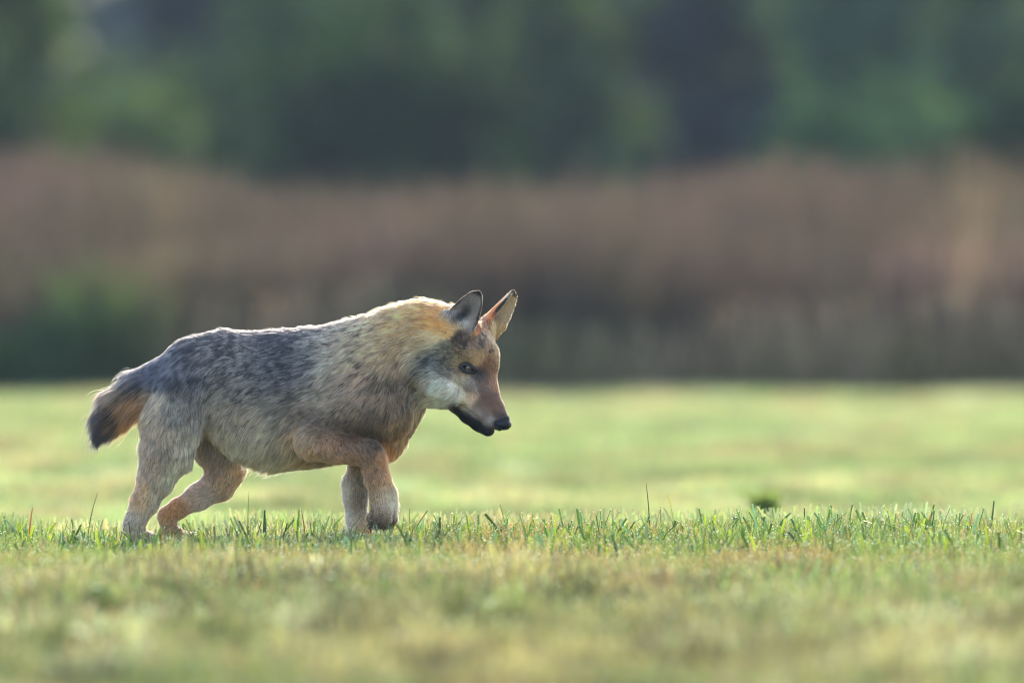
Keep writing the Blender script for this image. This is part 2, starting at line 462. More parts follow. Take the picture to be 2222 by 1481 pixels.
def build_reeds():
    n = 96000
    y = FIELD_END + 0.1 + 14 * RNG.random(n) ** 1.4
    x = RNG.uniform(-1, 1, n) * (6.0 + 0.08 * y)
    P = np.stack([x, y * 0.5, 0 * x], 1)
    hn = N3(P, 1.1) * 0.5 + N4(P, 0.45) * 0.3
    h = (0.74 + 0.22 * hn + 0.10 * N2(P, 2.4)) * (0.40 + 0.88 * RNG.random(n) ** 0.9) * (0.75 + 0.3 * sstep(y, FIELD_END, FIELD_END + 5))
    w = RNG.uniform(0.008, 0.02, n)
    lean = RNG.gamma(2.0, 0.09, n).clip(0, 0.8); az = RNG.uniform(0, 2 * np.pi, n)
    brown = np.array([0.104, 0.080, 0.063]); pink = np.array([0.148, 0.104, 0.092]); olive = np.array([0.080, 0.078, 0.052]); pale = np.array([0.36, 0.28, 0.17])
    a = N1(P, 0.8); b = N5(P, 0.5)
    c = brown + sstep(a, -0.1, 0.6)[:, None] * (pink - brown)
    c = c + (sstep(b, 0.1, 0.6) * 0.7)[:, None] * (olive - c)
    xs = x * 30861 / (D0 + y) + 1111
    pl = np.exp(-((xs - 2125) / 55) ** 2) * 0.38 + np.exp(-((xs - 345) / 45) ** 2) * 0.25
    c = c + pl[:, None] * (pale - c)
    c = c * RNG.uniform(0.6, 1.35, (n, 1))
    V, F, C = blades(x, y, h, w, lean, az, c, tipw=0.5, tip_light=1.1)
    # green undergrowth at the foot of the reeds
    m = 42000
    y = FIELD_END + 0.0 + 5 * RNG.random(m) ** 1.5
    x = RNG.uniform(-1, 1, m) * (6.0 + 0.08 * y)
    P = np.stack([x, y * 0.5, 0 * x], 1)
    xs = x * 30861 / (D0 + y) + 1111
    lf = sstep(-xs, -480, -250)
    h = (0.10 + 0.16 * RNG.random(m) + 0.10 * lf) * (1 + 0.5 * N2(P, 0.6)) * (1 + 0.55 * lf)
    g = np.array([0.24, 0.185, 0.105])[None] * RNG.uniform(0.5, 1.5, (m, 1)) * (1 + 0.4 * N4(P, 0.7))[:, None]
    g = g + lf[:, None] * (np.array([0.055, 0.105, 0.05]) - g) * 0.8
    U = blades(x, y, h, RNG.uniform(0.01, 0.03, m), RNG.gamma(2.0, 0.2, m).clip(0, 1.4), RNG.uniform(0, 2 * np.pi, m), g)
    m2 = 54000
    y = FIELD_END + 1.2 * RNG.random(m2); x = RNG.uniform(-1, 1, m2) * (6.0 + 0.08 * y)
    P = np.stack([x, y * 0.5, 0 * x], 1)
    c = np.array([0.36, 0.265, 0.175]) + sstep(N1(P, 0.5), 0, .6)[:, None] * (np.array([0.22, 0.215, 0.11]) - np.array([0.36, 0.265, 0.175]))  # front reeds coloured paler to lift the shaded foot of the band
    lg = sstep(-(x * 30861 / (D0 + y) + 1111), -420, -240)[:, None]; c = c * (1 - lg) + lg * np.array([0.07, 0.115, 0.06])
    K = blades(x, y, (0.10 + 0.36 * RNG.random(m2) ** 1.1) * (1 + 0.3 * N2(P, 0.6)), RNG.uniform(0.010, 0.020, m2), RNG.gamma(2.0, 0.12, m2).clip(0, 1), RNG.uniform(0, 2 * np.pi, m2), c * RNG.uniform(0.6, 1.4, (m2, 1)))
    V, F, C = join([(V, F, C), K])
    o = mesh_from('reeds', V, F, REED, C, smooth=False)
    tag(o, 'wide blurred band of tall dry brown reeds behind the meadow', 'reeds', kind='stuff')
    o = mesh_from('undergrowth', U[0], U[1], FOLI, U[2], smooth=False)
    tag(o, 'low dark green undergrowth along the foot of the brown reeds', 'undergrowth', kind='stuff')
build_reeds()

def tube_mesh(paths, sides=7):
    V = []; F = []
    for pts, rad in paths:
        pts = np.array(pts, float); b0 = len(V)
        for i, (p, r) in enumerate(zip(pts, rad)):
            d = pts[min(i + 1, len(pts) - 1)] - pts[max(i - 1, 0)]; d /= np.linalg.norm(d) + 1e-9
            u = np.cross(d, (0.3, 1, 0.1)); u /= np.linalg.norm(u) + 1e-9; v = np.cross(d, u)
            for s in range(sides):
                a = 2 * math.pi * s / sides
                V.append(p + r * (math.cos(a) * u + math.sin(a) * v))
        for i in range(len(pts) - 1):
            for s in range(sides):
                a = b0 + i * sides + s; b = b0 + i * sides + (s + 1) % sides
                F.append([a, b, b + sides, a + sides])
    return np.array(V), np.array(F)

def woody(name, label, cat, px, dist, wid, hgt, colr, nleaf=5000, leaf=0.07, base=0.1, shape='bush', var=0.5, group=None, seed=0, yscale=1.0):
    rg = np.random.default_rng(100 + seed)
    x = px2x(px, dist); y = dist - D0
    root = empty(name, (x, y, float(ground_z(x, y)) - 0.02))
    tag(root, label, cat, group)
    # trunk and limbs
    paths = []; ends = []
    top = hgt * (0.95 if shape == 'conifer' else 0.7)
    if shape == 'bush':
        for k in range(7):
            a = rg.uniform(0, 2 * math.pi); q = rg.uniform(0.25, 0.8) * wid * 0.5
            e = np.array([math.cos(a) * q, math.sin(a) * q, hgt * rg.uniform(0.5, 0.85)])
            pts = [np.array([0.06 * math.cos(a), 0.06 * math.sin(a), 0]), e * (0.4, 0.4, 0.5), e]
            paths.append((pts, [0.035 * hgt / 3 + .01, 0.02 * hgt / 3 + .006, 0.006])); ends.append(e)
    else:
        tr = 0.03 * hgt ** 0.9
        tp = [np.array([rg.normal(0, .02 * hgt * t), rg.normal(0, .02 * hgt * t), top * t]) for t in np.linspace(0, 1, 6)]
        paths.append((tp, list(np.linspace(tr, tr * 0.15, 6))))
        nb = 26 if shape == 'conifer' else 12
        for k in range(nb):
            t = rg.uniform(0.08 if shape == 'conifer' else 0.25, 0.92); a = rg.uniform(0, 2 * math.pi)
            q = wid * 0.5 * ((1 - t) * 0.95 + 0.1 if shape == 'conifer' else math.sin(math.pi * min(1, t + .15)) * 0.9 + .1)
            s = np.array([0, 0, top * t])
            e = s + np.array([math.cos(a) * q, math.sin(a) * q, (-0.1 if shape == 'conifer' else 0.5) * q])
            paths.append(([s, (s + e) / 2 + (0, 0, 0.05 * q), e], [tr * 0.3, tr * 0.18, tr * 0.06])); ends.append(e)
    V, F = tube_mesh(paths)
    mesh_from('trunk' if shape != 'bush' else 'stem', V, F, BARK, parent=root)
    # leaves gathered in clumps
    nc = 90
    if shape == 'conifer':
        t = rg.random(nc) ** 1.2; a = rg.uniform(0, 2 * np.pi, nc); q = wid * 0.5 * (1 - t) * rg.uniform(0.3, 1, nc)
        cc = np.stack([np.cos(a) * q, np.sin(a) * q, base * hgt + (1 - base) * hgt * t * 0.97], 1); cr = 0.12 * wid * (1.2 - t)
    else:
        u = rg.normal(size=(nc, 3)); u /= np.linalg.norm(u, axis=1)[:, None]
        q = rg.uniform(0.35, 1, nc) ** 0.5
        cc = u * q[:, None] * np.array([wid / 2, wid / 2 * yscale, hgt * (1 - base) / 2]) + np.array([0, 0, hgt * (1 + base) / 2])
        cc *= (1 + 0.12 * rg.normal(size=(nc, 1))); cr = np.full(nc, 0.14 * wid) * rg.uniform(0.6, 1.4, nc)
    cb = rg.uniform(1 - var, 1 + var, nc)
    ci = rg.integers(0, nc, nleaf)
    P = cc[ci] + rg.normal(size=(nleaf, 3)) * cr[ci][:, None] * 0.6
    P[:, 2] = np.abs(P[:, 2])
    a = rg.normal(size=(nleaf, 3)); a /= np.linalg.norm(a, axis=1)[:, None]
    b = np.cross(a, rg.normal(size=(nleaf, 3))); b /= np.linalg.norm(b, axis=1)[:, None]
    s = leaf * rg.uniform(0.6, 1.4, nleaf)[:, None]
    V = np.stack([P - a * s, P + b * s * 0.45, P + a * s, P - b * s * 0.45], 1).reshape(-1, 3)
    F = np.arange(nleaf * 4).reshape(-1, 4)
    c = np.array(colr)[None] * cb[ci][:, None] * rg.uniform(0.7, 1.3, (nleaf, 1))
    C = np.repeat(c, 4, axis=0)
    o = mesh_from('crown' if shape != 'bush' else 'foliage', V, F, FOLI, C, smooth=False, parent=root)
    o['kind'] = 'stuff'
    return root

G = 'bushes and trees along the edge of the wood'
dk = (0.022, 0.045, 0.016); lt = (0.10, 0.165, 0.075); yg = (0.085, 0.12, 0.03); bl = (0.020, 0.032, 0.046)
woody('bush', 'yellowish green bush cut by the left edge of the picture', 'bush', 20, 122, 1.3, 2.9, yg, group=G, seed=1)
woody('bush', 'dark bush in the lower left corner of the wood, in front of the yellowish one', 'bush', -60, 112, 1.2, 1.9, dk, group=G, seed=2)
woody('bush', 'low pale green bush below the blue grey gap at left', 'bush', 320, 125, 1.9, 1.75, (0.10, 0.14, 0.06), group=G, seed=3)
woody('bush', 'mid green bush with a light top, left of the middle of the wood', 'bush', 690, 122, 2.2, 2.9, (0.095, 0.135, 0.065), nleaf=8000, group=G, seed=4)
woody('bush', 'dark green bush in the middle of the wood, above the back of the wolf', 'bush', 830, 115, 1.9, 2.1, dk, nleaf=8000, group=G, seed=5)
woody('broadleaf_tree', 'tall green tree above the neck of the wolf', 'tree', 1010, 130, 3.0, 9.0, (0.080, 0.115, 0.060), nleaf=16000, base=0.05, group=G, shape='tree', seed=6)
woody('bush', 'olive green bush left of the dark blue gap in the wood', 'bush', 1215, 122, 1.25, 2.8, (0.085, 0.115, 0.055), nleaf=8000, group=G, seed=7)
woody('spruce_tree', 'dark bluish spruce right of the middle, behind the bushes', 'tree', 1560, 150, 2.9, 7.5, bl, nleaf=42000, leaf=0.10, base=0.0, shape='conifer', group=G, seed=8)
woody('spruce_tree', 'dark spruce near the top left, behind the blue grey gap', 'tree', 470, 165, 2.0, 9.0, bl, nleaf=20000, leaf=0.10, base=0.24, shape='conifer', group=G, seed=9)
woody('broadleaf_tree', 'light green tree in the right part of the wood', 'tree', 1950, 125, 2.1, 6.5, (0.13, 0.19, 0.135), nleaf=16000, base=0.02, shape='tree', group=G, seed=10)
woody('bush', 'bright green bush in front of the light green tree at right', 'bush', 1900, 117, 1.7, 1.75, lt, nleaf=6000, group=G, seed=11)
woody('broadleaf_tree', 'dull blue green tree cut by the right edge of the picture', 'tree', 2200, 135, 2.0, 7.5, (0.07, 0.11, 0.08), nleaf=12000, base=0.03, shape='tree', group=G, seed=12)
woody('bush', 'dark low bush under the dull tree at the right edge', 'bush', 2190, 112, 1.1, 1.5, dk, group=G, seed=13)

def build_side_wood():
    # the wood's edge goes on to both sides of what the camera frames
    n = 60000
    x = RNG.uniform(5.0, 34, n) * np.where(RNG.random(n) < 0.5, -1, 1); y = RNG.uniform(84, 104, n); z = 9 * RNG.random(n) ** 1.2
    P = np.stack([x, y, z - 0.2], 1); nn = N1(P, 1.6) * 0.6 + N2(P, 4) * 0.6
    ok = nn > -0.25; P = P[ok]; nn = nn[ok]; n = len(P)
    a = RNG.normal(size=(n, 3)); a /= np.linalg.norm(a, axis=1)[:, None]
    b = np.cross(a, RNG.normal(size=(n, 3))); b /= np.linalg.norm(b, axis=1)[:, None]
    s = RNG.uniform(0.12, 0.26, n)[:, None]
    V = np.stack([P - a * s, P + b * s * 0.5, P + a * s, P - b * s * 0.5], 1).reshape(-1, 3)
    c = np.array([0.06, 0.09, 0.045])[None] * (1 + 0.6 * nn)[:, None] * RNG.uniform(0.6, 1.4, (n, 1))
    o = mesh_from('thicket', V, np.arange(n * 4).reshape(-1, 4), FOLI, np.repeat(c, 4, axis=0), smooth=False)
    tag(o, 'dense thicket along the wood, past both sides of the picture', 'thicket', kind='stuff')
build_side_wood()

def build_far_wood():
    n = 60000
    x = RNG.uniform(-45, 45, n); y = RNG.uniform(215, 250, n); 
    z = 22 * RNG.random(n) ** 1.1
    P = np.stack([x, y, z + ground_z(x, y)], 1)
    sx = x / (D0 + y) * 30861 + 1111; sy = 425 - (P[:, 2] - CAMH) / (D0 + y) * 30861
    thin = 0.89 * np.exp(-((sx - 215) / 120) ** 2) * sstep(-sy, -300, -150) + 0.75 * np.exp(-((sx - 745) / 45) ** 2) * sstep(-sy, -70, -20)
    ok = RNG.random(n) > thin
    P = P[ok]; x = x[ok]; y = y[ok]; n = len(P)
    nn = N1(P, 2.5) * 0.6 + N2(P, 6) * 0.5
    a = RNG.normal(size=(n, 3)); a /= np.linalg.norm(a, axis=1)[:, None]
    b = np.cross(a, RNG.normal(size=(n, 3))); b /= np.linalg.norm(b, axis=1)[:, None]
    s = RNG.uniform(0.4, 1.0, n)[:, None]
    V = np.stack([P - a * s, P + b * s * 0.5, P + a * s, P - b * s * 0.5], 1).reshape(-1, 3)
    c = np.array([0.07, 0.10, 0.12])[None] * (1 + 0.5 * nn)[:, None] * RNG.uniform(0.6, 1.4, (n, 1))  # blue of distant haze is put into the leaf colour
    o = mesh_from('far_wood', V, np.arange(n * 4).reshape(-1, 4), FOLI, np.repeat(c, 4, axis=0), smooth=False)
    tag(o, 'distant blue grey woodland seen through the gaps between the bushes', 'wood', kind='stuff')
build_far_wood()

def build_haze():
    x0, x1, y0, y1, z0, z1 = -950, 950, -450, 1650, -2, 31
    V = np.array([(x, y, z) for x in (x0, x1) for y in (y0, y1) for z in (z0, z1)], float)
    F = np.array([(0, 1, 3, 2), (4, 6, 7, 5), (0, 4, 5, 1), (2, 3, 7, 6), (0, 2, 6, 4), (1, 5, 7, 3)])
    m, n, l = new_mat('morning_haze')
    v = n.new('ShaderNodeVolumePrincipled')
    v.inputs['Color'].default_value = (0.66, 0.82, 1.0, 1)
    v.inputs['Density'].default_value = 0.00032
    v.inputs['Anisotropy'].default_value = 0.0
    out = n.new('ShaderNodeOutputMaterial'); l.new(v.outputs[0], out.inputs['Volume'])
    o = mesh_from('haze', V, F, m, smooth=False)
    tag(o, 'thin morning haze over the meadow and the wood', 'haze', kind='stuff')
HAZE = True
if HAZE: build_haze()

# ------------------------------------------------------------------ the wolf
# body points are given as (px, py, depth): 1 unit = 1 mm, px / py as in the side view, depth away from the viewer
def W(px, py, d=0.0):
    return np.array([(px - 1111.0) / 1000.0, d / 1000.0, (1175.0 - py) / 1000.0])

HA = np.array([0.5, -0.5, 0.7071])          # head forward axis in (px, depth, py) units; py grows down
HS = np.array([0.7071, 0.7071, 0.0])        # to the far side
HT = np.array([0.5, -0.5, -0.7071])         # dorsal
HO = np.array([1033.0, -35.0, 833.0])
def Hh(f, s, t):
    q = HO + f * HA + s * HS + t * HT
    return (q[0], q[2], q[1])

VX = 0.0033
LO = np.array([-0.95, -0.19, -0.012]); HI = np.array([0.06, 0.20, 0.60])
DIM = np.ceil((HI - LO) / VX).astype(int)
GX = [(LO[i] + VX * np.arange(DIM[i])).astype(np.float32) for i in range(3)]
SDF = np.full(DIM, 0.2, np.float32)

def region(lo, hi, m=0.05):
    s = []
    for i in range(3):
        a = max(0, int((min(lo[i], hi[i]) - m - LO[i]) / VX)); b = min(DIM[i], int((max(lo[i], hi[i]) + m - LO[i]) / VX) + 2)
        s.append(slice(a, b))
    return tuple(s)

def smin(a, b, k):
    if k <= 0: return np.minimum(a, b)
    h = np.clip(0.5 + 0.5 * (b - a) / k, 0, 1)
    return b + (a - b) * h - k * h * (1 - h)

def cone(p, q, r1, r2, k=0.02, ys=1.0, sub=False, shrink=0.0):
    """round cone from p to q (px,py,depth), radii in mm, depth squashed by ys"""
    a = W(*p); b = W(*q); r1 = (r1 - shrink) / 1000.0; r2 = (r2 - shrink) / 1000.0
    rm = max(r1, r2)
    sl = region(np.minimum(a, b) - rm, np.maximum(a, b) + rm)
    if any(s.stop <= s.start for s in sl): return
    X = GX[0][sl[0]][:, None, None]; Y = GX[1][sl[1]][None, :, None]; Z = GX[2][sl[2]][None, None, :]
    yc = 0.5 * (a[1] + b[1])
    ay = yc + (a[1] - yc) / ys; by = yc + (b[1] - yc) / ys; Yp = yc + (Y - yc) / ys
    ba = np.array([b[0] - a[0], by - ay, b[2] - a[2]]); L2 = float(ba @ ba) + 1e-12
    px, py, pz = X - a[0], Yp - ay, Z - a[2]
    t = np.clip((px * ba[0] + py * ba[1] + pz * ba[2]) / L2, 0, 1)
    d = np.sqrt((px - t * ba[0]) ** 2 + (py - t * ba[1]) ** 2 + (pz - t * ba[2]) ** 2) - (r1 + (r2 - r1) * t)
    d = d.astype(np.float32) * (0.5 + 0.5 * ys)
    if sub:
        SDF[sl] = -smin(-SDF[sl], d, k)
    else:
        SDF[sl] = smin(SDF[sl], d, k)

def chain(pts, k=0.02, ys=1.0, shrink=0.0):
    for (p, r1), (q, r2) in zip(pts[:-1], pts[1:]):
        cone(p, q, r1, r2, k, ys, shrink=shrink)

# trunk: hips -> withers -> neck
chain([((372, 832, 0), 58), ((420, 815, 0), 78), ((480, 815, 0), 98)], 0.03, 0.82, 5)
chain([((480, 822, 0), 100), ((540, 852, 0), 131), ((600, 863, 0), 146), ((660, 863, 0), 144), ((720, 854, 0), 139), ((780, 845, 0), 138)], 0.03, 0.62, 9)
chain([((690, 860, 0), 138), ((775, 850, 0), 140), ((805, 818, 0), 128)], 0.03, 0.62, 8)
chain([((805, 815, -4), 130), ((872, 768, -12), 102), ((930, 744, -22), 90), ((978, 738, -30), 80)], 0.03, 0.78, 9)
chain([((820, 890, 0), 66), ((860, 840, -5), 58)], 0.03, 0.8, 6)
cone((822, 900, 0), (828, 955, 0), 54, 40, 0.03, 0.9)
cone((915, 842, -38), (972, 852, -45), 34, 32, 0.015)
cone((908, 795, -60), (965, 835, -80), 36, 33, 0.010)
# shoulder and near upper arm
chain([((800, 770, -45), 42), ((845, 890, -60), 48)], 0.035, 0.7)
chain([((835, 880, -62), 46), ((760, 888, -80), 44), ((692, 930, -94), 36)], 0.016, 0.8)
# near raised forearm
chain([((682, 953, -102), 41), ((725, 965, -102), 34), ((770, 974, -98), 28), ((802, 982, -94), 28), ((810, 998, -92), 28)], 0.007, 0.85)
chain([((810, 996, -90), 28), ((820, 1035, -86), 26), ((832, 1070, -84), 28), ((834, 1096, -82), 28), ((831, 1110, -80), 23)], 0.010, 0.9)
chain([((682, 955, -108), 34), ((740, 969, -106), 30), ((795, 982, -98), 26)], 0.008, 0.85)
for p, q in (((690, 912, -126), (740, 922, -124)), ((740, 922, -124), (800, 940, -116))):
    cone(p, q, 8, 8, 0.010, sub=True)
# toes of the raised paw, curled back
for tx, td in ((-20, -8), (-7, -24), (9, -24), (21, -2)):
    chain([((832 + tx * 0.8, 1098, -82 + td * 0.9), 12), ((832 + tx, 1124, -84 + td), 11), ((825 + tx, 1140, -80 + td), 8)], 0.0015)
cone((806, 1122, -70), (812, 1112, -70), 11, 11, 0.006)
# far foreleg
chain([((830, 900, 52), 48), ((812, 960, 58), 40), ((790, 1010, 58), 30), ((770, 1052, 56), 27), ((770, 1080, 56), 25), ((773, 1120, 56), 22), ((778, 1150, 56), 25)], 0.012, 0.9)
for tx, td in ((0, -20), (8, -7), (8, 8), (0, 20)):
    chain([((780, 1152, 56 + td * .7), 14), ((798 + tx, 1160, 56 + td), 13), ((812 + tx, 1166, 56 + td), 9)], 0.005)
# near hind leg
chain([((395, 850, -42), 62), ((372, 920, -54), 58), ((358, 985, -60), 50), ((341, 1035, -62), 39), ((316, 1085, -64), 29), ((298, 1122, -66), 23), ((291, 1148, -66), 19)], 0.02, 0.8, 4)
chain([((400, 900, -52), 40), ((385, 985, -58), 30)], 0.03, 0.7, 3)
chain([((290, 1138, -66), 21), ((300, 1162, -66), 17), ((330, 1167, -66), 15)], 0.01, 1.0)
for tx, td in ((0, -15), (7, -5), (7, 6), (0, 16)):
    chain([((328, 1166, -66 + td * .7), 11), ((346 + tx, 1168, -66 + td), 10), ((356 + tx, 1170, -66 + td), 7)], 0.004)
# far hind leg
chain([((440, 890, 40), 66), ((468, 965, 50), 50), ((488, 1018, 56), 41), ((474, 1050, 58), 36), ((430, 1078, 58), 29), ((385, 1104, 58), 22), ((362, 1120, 58), 21)], 0.014, 0.8, 3)
chain([((362, 1120, 58), 20), ((366, 1150, 58), 16), ((392, 1164, 58), 15)], 0.01, 1.0)
for tx, td in ((0, -15), (7, -5), (7, 6), (0, 16)):
    chain([((390, 1165, 58 + td * .7), 11), ((408 + tx, 1168, 58 + td), 10), ((418 + tx, 1170, 58 + td), 7)], 0.004)
# tail
chain([((385, 826, 0), 52), ((345, 832, 0), 46), ((305, 850, 0), 42), ((264, 878, 0), 36), ((237, 908, 0), 25), ((218, 934, 0), 11)], 0.02, 0.8, 4)

# head: skull, cheeks, muzzle (f forward, s far side, t dorsal)
cone(Hh(-85, 0, 30), Hh(-46, 0, 42), 55, 50, 0.02)
cone(Hh(-110, 0, -10), Hh(-60, 0, 0), 62, 54, 0.03, shrink=6)
for s in (-1, 1):
    cone(Hh(-62, s * 40, -24), Hh(-12, s * 31, -28), 42, 27, 0.020)      # cheek
    cone(Hh(-36, s * 27, 50), Hh(-10, s * 20, 42), 22, 17, 0.012)        # brow
    cone(Hh(-30, s * 36, 14), Hh(6, s * 28, 8), 20, 17, 0.014)           # cheekbone under the eye
    cone(Hh(-98, s * 52, 76), Hh(-80, s * 36, 62), 17, 22, 0.02)         # ear base
cone(Hh(-30, 0, 38), Hh(20, 0, 19), 36, 26, 0.02)
chain([(Hh(10, 0, 16), 29), (Hh(40, 0, 8), 25), (Hh(75, 0, 1), 23), (Hh(110, 0, 1), 18.5)], 0.010)
for s in (-1, 1):
    chain([(Hh(0, s * 20, -20), 24), (Hh(40, s * 14, -19), 18), (Hh(80, s * 9, -17), 15), (Hh(106, s * 5, -15), 12)], 0.008)   # upper lips
# eye socket hollows
for s in (-1, 1):
    cone(Hh(-14, s * 52, 42), Hh(-8, s * 50, 38), 11, 10, 0.010, sub=True)
    cone(Hh(6, s * 36, 36), Hh(24, s * 30, 26), 6, 4, 0.012, sub=True)
# lower jaw
chain([(Hh(-50, 0, -62), 38), (Hh(-10, 0, -61), 28), (Hh(30, 0, -60), 22.5), (Hh(65, 0, -52), 19), (Hh(96, 0, -43), 14.5)], 0.006)
# lip line groove
for s in (-1, 1):
    chain2 = [Hh(10, s * 30, -48), Hh(36, s * 25, -40), Hh(75, s * 20, -36), Hh(101, s * 13, -32), Hh(116, s * 3, -28)]
    for p, q in zip(chain2[:-1], chain2[1:]):
        cone(p, q, 3.6, 3.6, 0.003, sub=True)

# ears: curved shells joined to the skull
EARS = []; CUPS = []
def ear(base_l, base_r, tip, nrm, cup, thick=3.4, twist=0.0):
    """base_l/base_r/tip in (px,py,depth); nrm = direction the opening faces"""
    bl_, br_, tp = W(*base_l), W(*base_r), W(*tip)
    o = 0.5 * (bl_ + br_); l = tp - o; H = np.linalg.norm(l); l /= H
    w = br_ - bl_; w -= (w @ l) * l; Wd = np.linalg.norm(w) * 0.5; w /= np.linalg.norm(w)
    nn = np.cross(w, l)
    if nn @ np.array(nrm) < 0: nn = -nn
    EARS.append((o, w, l, nn, H, Wd)); CUPS.append(cup)
    pts = np.stack([o - Wd * w, o + Wd * w, tp, o])
    sl = region(pts.min(0) - 0.03, pts.max(0) + 0.03, 0.01)
    X = GX[0][sl[0]][:, None, None]; Y = GX[1][sl[1]][None, :, None]; Z = GX[2][sl[2]][None, None, :]
    X, Y, Z = np.broadcast_arrays(X, Y, Z)
    P = np.stack([X - o[0], Y - o[1], Z - o[2]], -1)
    u = P @ w; v = P @ l; n = P @ nn
    tt = np.clip(v / H, -0.25, 1.0)
    half = Wd * np.where(tt < 0.25, 1.0 + 0.10 * np.sin(np.clip(tt, 0, 1) / 0.25 * 3.14159), np.sqrt(np.clip(1 - ((tt - 0.25) / 0.75) ** 1.35, 0, 1)) * 1.0)
    uu = u / np.maximum(half, 0.004)
    n0 = -cup * (1 - np.clip(uu, -1.2, 1.2) ** 2) * (1 - 0.65 * np.clip(tt, 0, 1)) - 0.10 * H * np.clip(tt, 0, 1) ** 2 * 0
    slope = 2 * cup * np.clip(np.abs(uu), 0, 1.1) * (1 - 0.65 * np.clip(tt, 0, 1)) / np.maximum(half, 0.006)
    d1 = np.abs(n - n0) / np.sqrt(1 + slope ** 2) - thick / 1000 * (1.15 - 0.35 * np.clip(tt, 0, 1))
    d2 = (np.abs(u) - half)
    d3 = np.maximum(v - H, -v - 0.22 * H)
    d = np.maximum(np.maximum(d1, d2), d3).astype(np.float32)
    SDF[sl] = smin(SDF[sl], d, 0.006)
ear((945, 722, -56), (1032, 712, -76), (1040, 629, -74), (0.30, -1, 0.2), 0.020)
ear((1057, 716, -4), (1095, 718, 50), (1126, 634, 22), (0.9, -0.45, 0.25), 0.040)

# light smoothing of the field
def box(a):
    for ax in range(3):
        a = (np.roll(a, 1, ax) + 2 * a + np.roll(a, -1, ax)) * 0.25
    return a
SDF = box(SDF)

def surface_nets(f):
    nx, ny, nz = f.shape
    ins = f < 0
    c = np.zeros((nx - 1, ny - 1, nz - 1), np.int32)
    for a in (0, 1):
        for b in (0, 1):
            for d in (0, 1):
                c += ins[a:nx - 1 + a, b:ny - 1 + b, d:nz - 1 + d]
    act = (c > 0) & (c < 8)
    idx = np.full(act.shape, -1, np.int64); idx[act] = np.arange(act.sum())
    ii, jj, kk = np.nonzero(act)
    acc = np.zeros((len(ii), 3)); cnt = np.zeros(len(ii))
    corners = [(a, b, d) for a in (0, 1) for b in (0, 1) for d in (0, 1)]
    for p in corners:
        for ax in range(3):
            if p[ax] == 1: continue
            q = list(p); q[ax] = 1
            fa = f[ii + p[0], jj + p[1], kk + p[2]]; fb = f[ii + q[0], jj + q[1], kk + q[2]]
            m = (fa < 0) != (fb < 0)
            t = np.where(m, fa / np.where(m, fa - fb, 1), 0)
            pt = np.stack([ii + p[0], jj + p[1], kk + p[2]], 1).astype(float); pt[:, ax] += t
            acc += pt * m[:, None]; cnt += m
    V = acc / cnt[:, None]
    F = []
    for ax in range(3):
        o1, o2 = (ax + 1) % 3, (ax + 2) % 3
        sa = [slice(1, -1)] * 3; sa[ax] = slice(0, -1); sb = [slice(1, -1)] * 3; sb[ax] = slice(1, None)
        A = ins[tuple(sa)]; B = ins[tuple(sb)]
        e = np.argwhere(A != B)
        if not len(e): continue
        flip = A[tuple(e.T)]
        e = e.copy(); e[:, o1] += 1; e[:, o2] += 1
        def at(d1, d2):
            q = e.copy(); q[:, o1] -= d1; q[:, o2] -= d2
            return idx[q[:, 0], q[:, 1], q[:, 2]]
        quad = np.stack([at(1, 1), at(0, 1), at(0, 0), at(1, 0)], 1)
        quad[~flip] = quad[~flip][:, ::-1]
        F.append(quad)
    return V, np.concatenate(F)

def sample(G, P, lo, vx):
    q = (P - lo) / vx
    i = np.clip(np.floor(q).astype(int), 0, np.array(G.shape) - 2); f = q - i
    out = 0
    for a in (0, 1):
        for b in (0, 1):
            for c in (0, 1):
                w = (f[:, 0] if a else 1 - f[:, 0]) * (f[:, 1] if b else 1 - f[:, 1]) * (f[:, 2] if c else 1 - f[:, 2])
                out = out + w * G[i[:, 0] + a, i[:, 1] + b, i[:, 2] + c]
    return out
def grad(G, P, lo, vx, e=None):
    e = e or vx
    g = np.stack([sample(G, P + np.eye(3)[k] * e, lo, vx) - sample(G, P - np.eye(3)[k] * e, lo, vx) for k in range(3)], 1)
    return g / (np.linalg.norm(g, axis=1)[:, None] + 1e-12)

V, F = surface_nets(SDF)
V = V * VX + LO
# keep only the largest connected piece
def largest(V, F):
    lab = np.arange(len(V))
    while True:
        m = lab[F].min(1); new = lab.copy()
        for k in range(4): np.minimum.at(new, F[:, k], m)
        new = new[new]
        if (new == lab).all(): break
        lab = new
    best = np.bincount(lab).argmax(); keep = lab == best
    re = -np.ones(len(V), int); re[keep] = np.arange(keep.sum())
    return V[keep], re[F[keep[F[:, 0]]]]
V, F = largest(V, F)

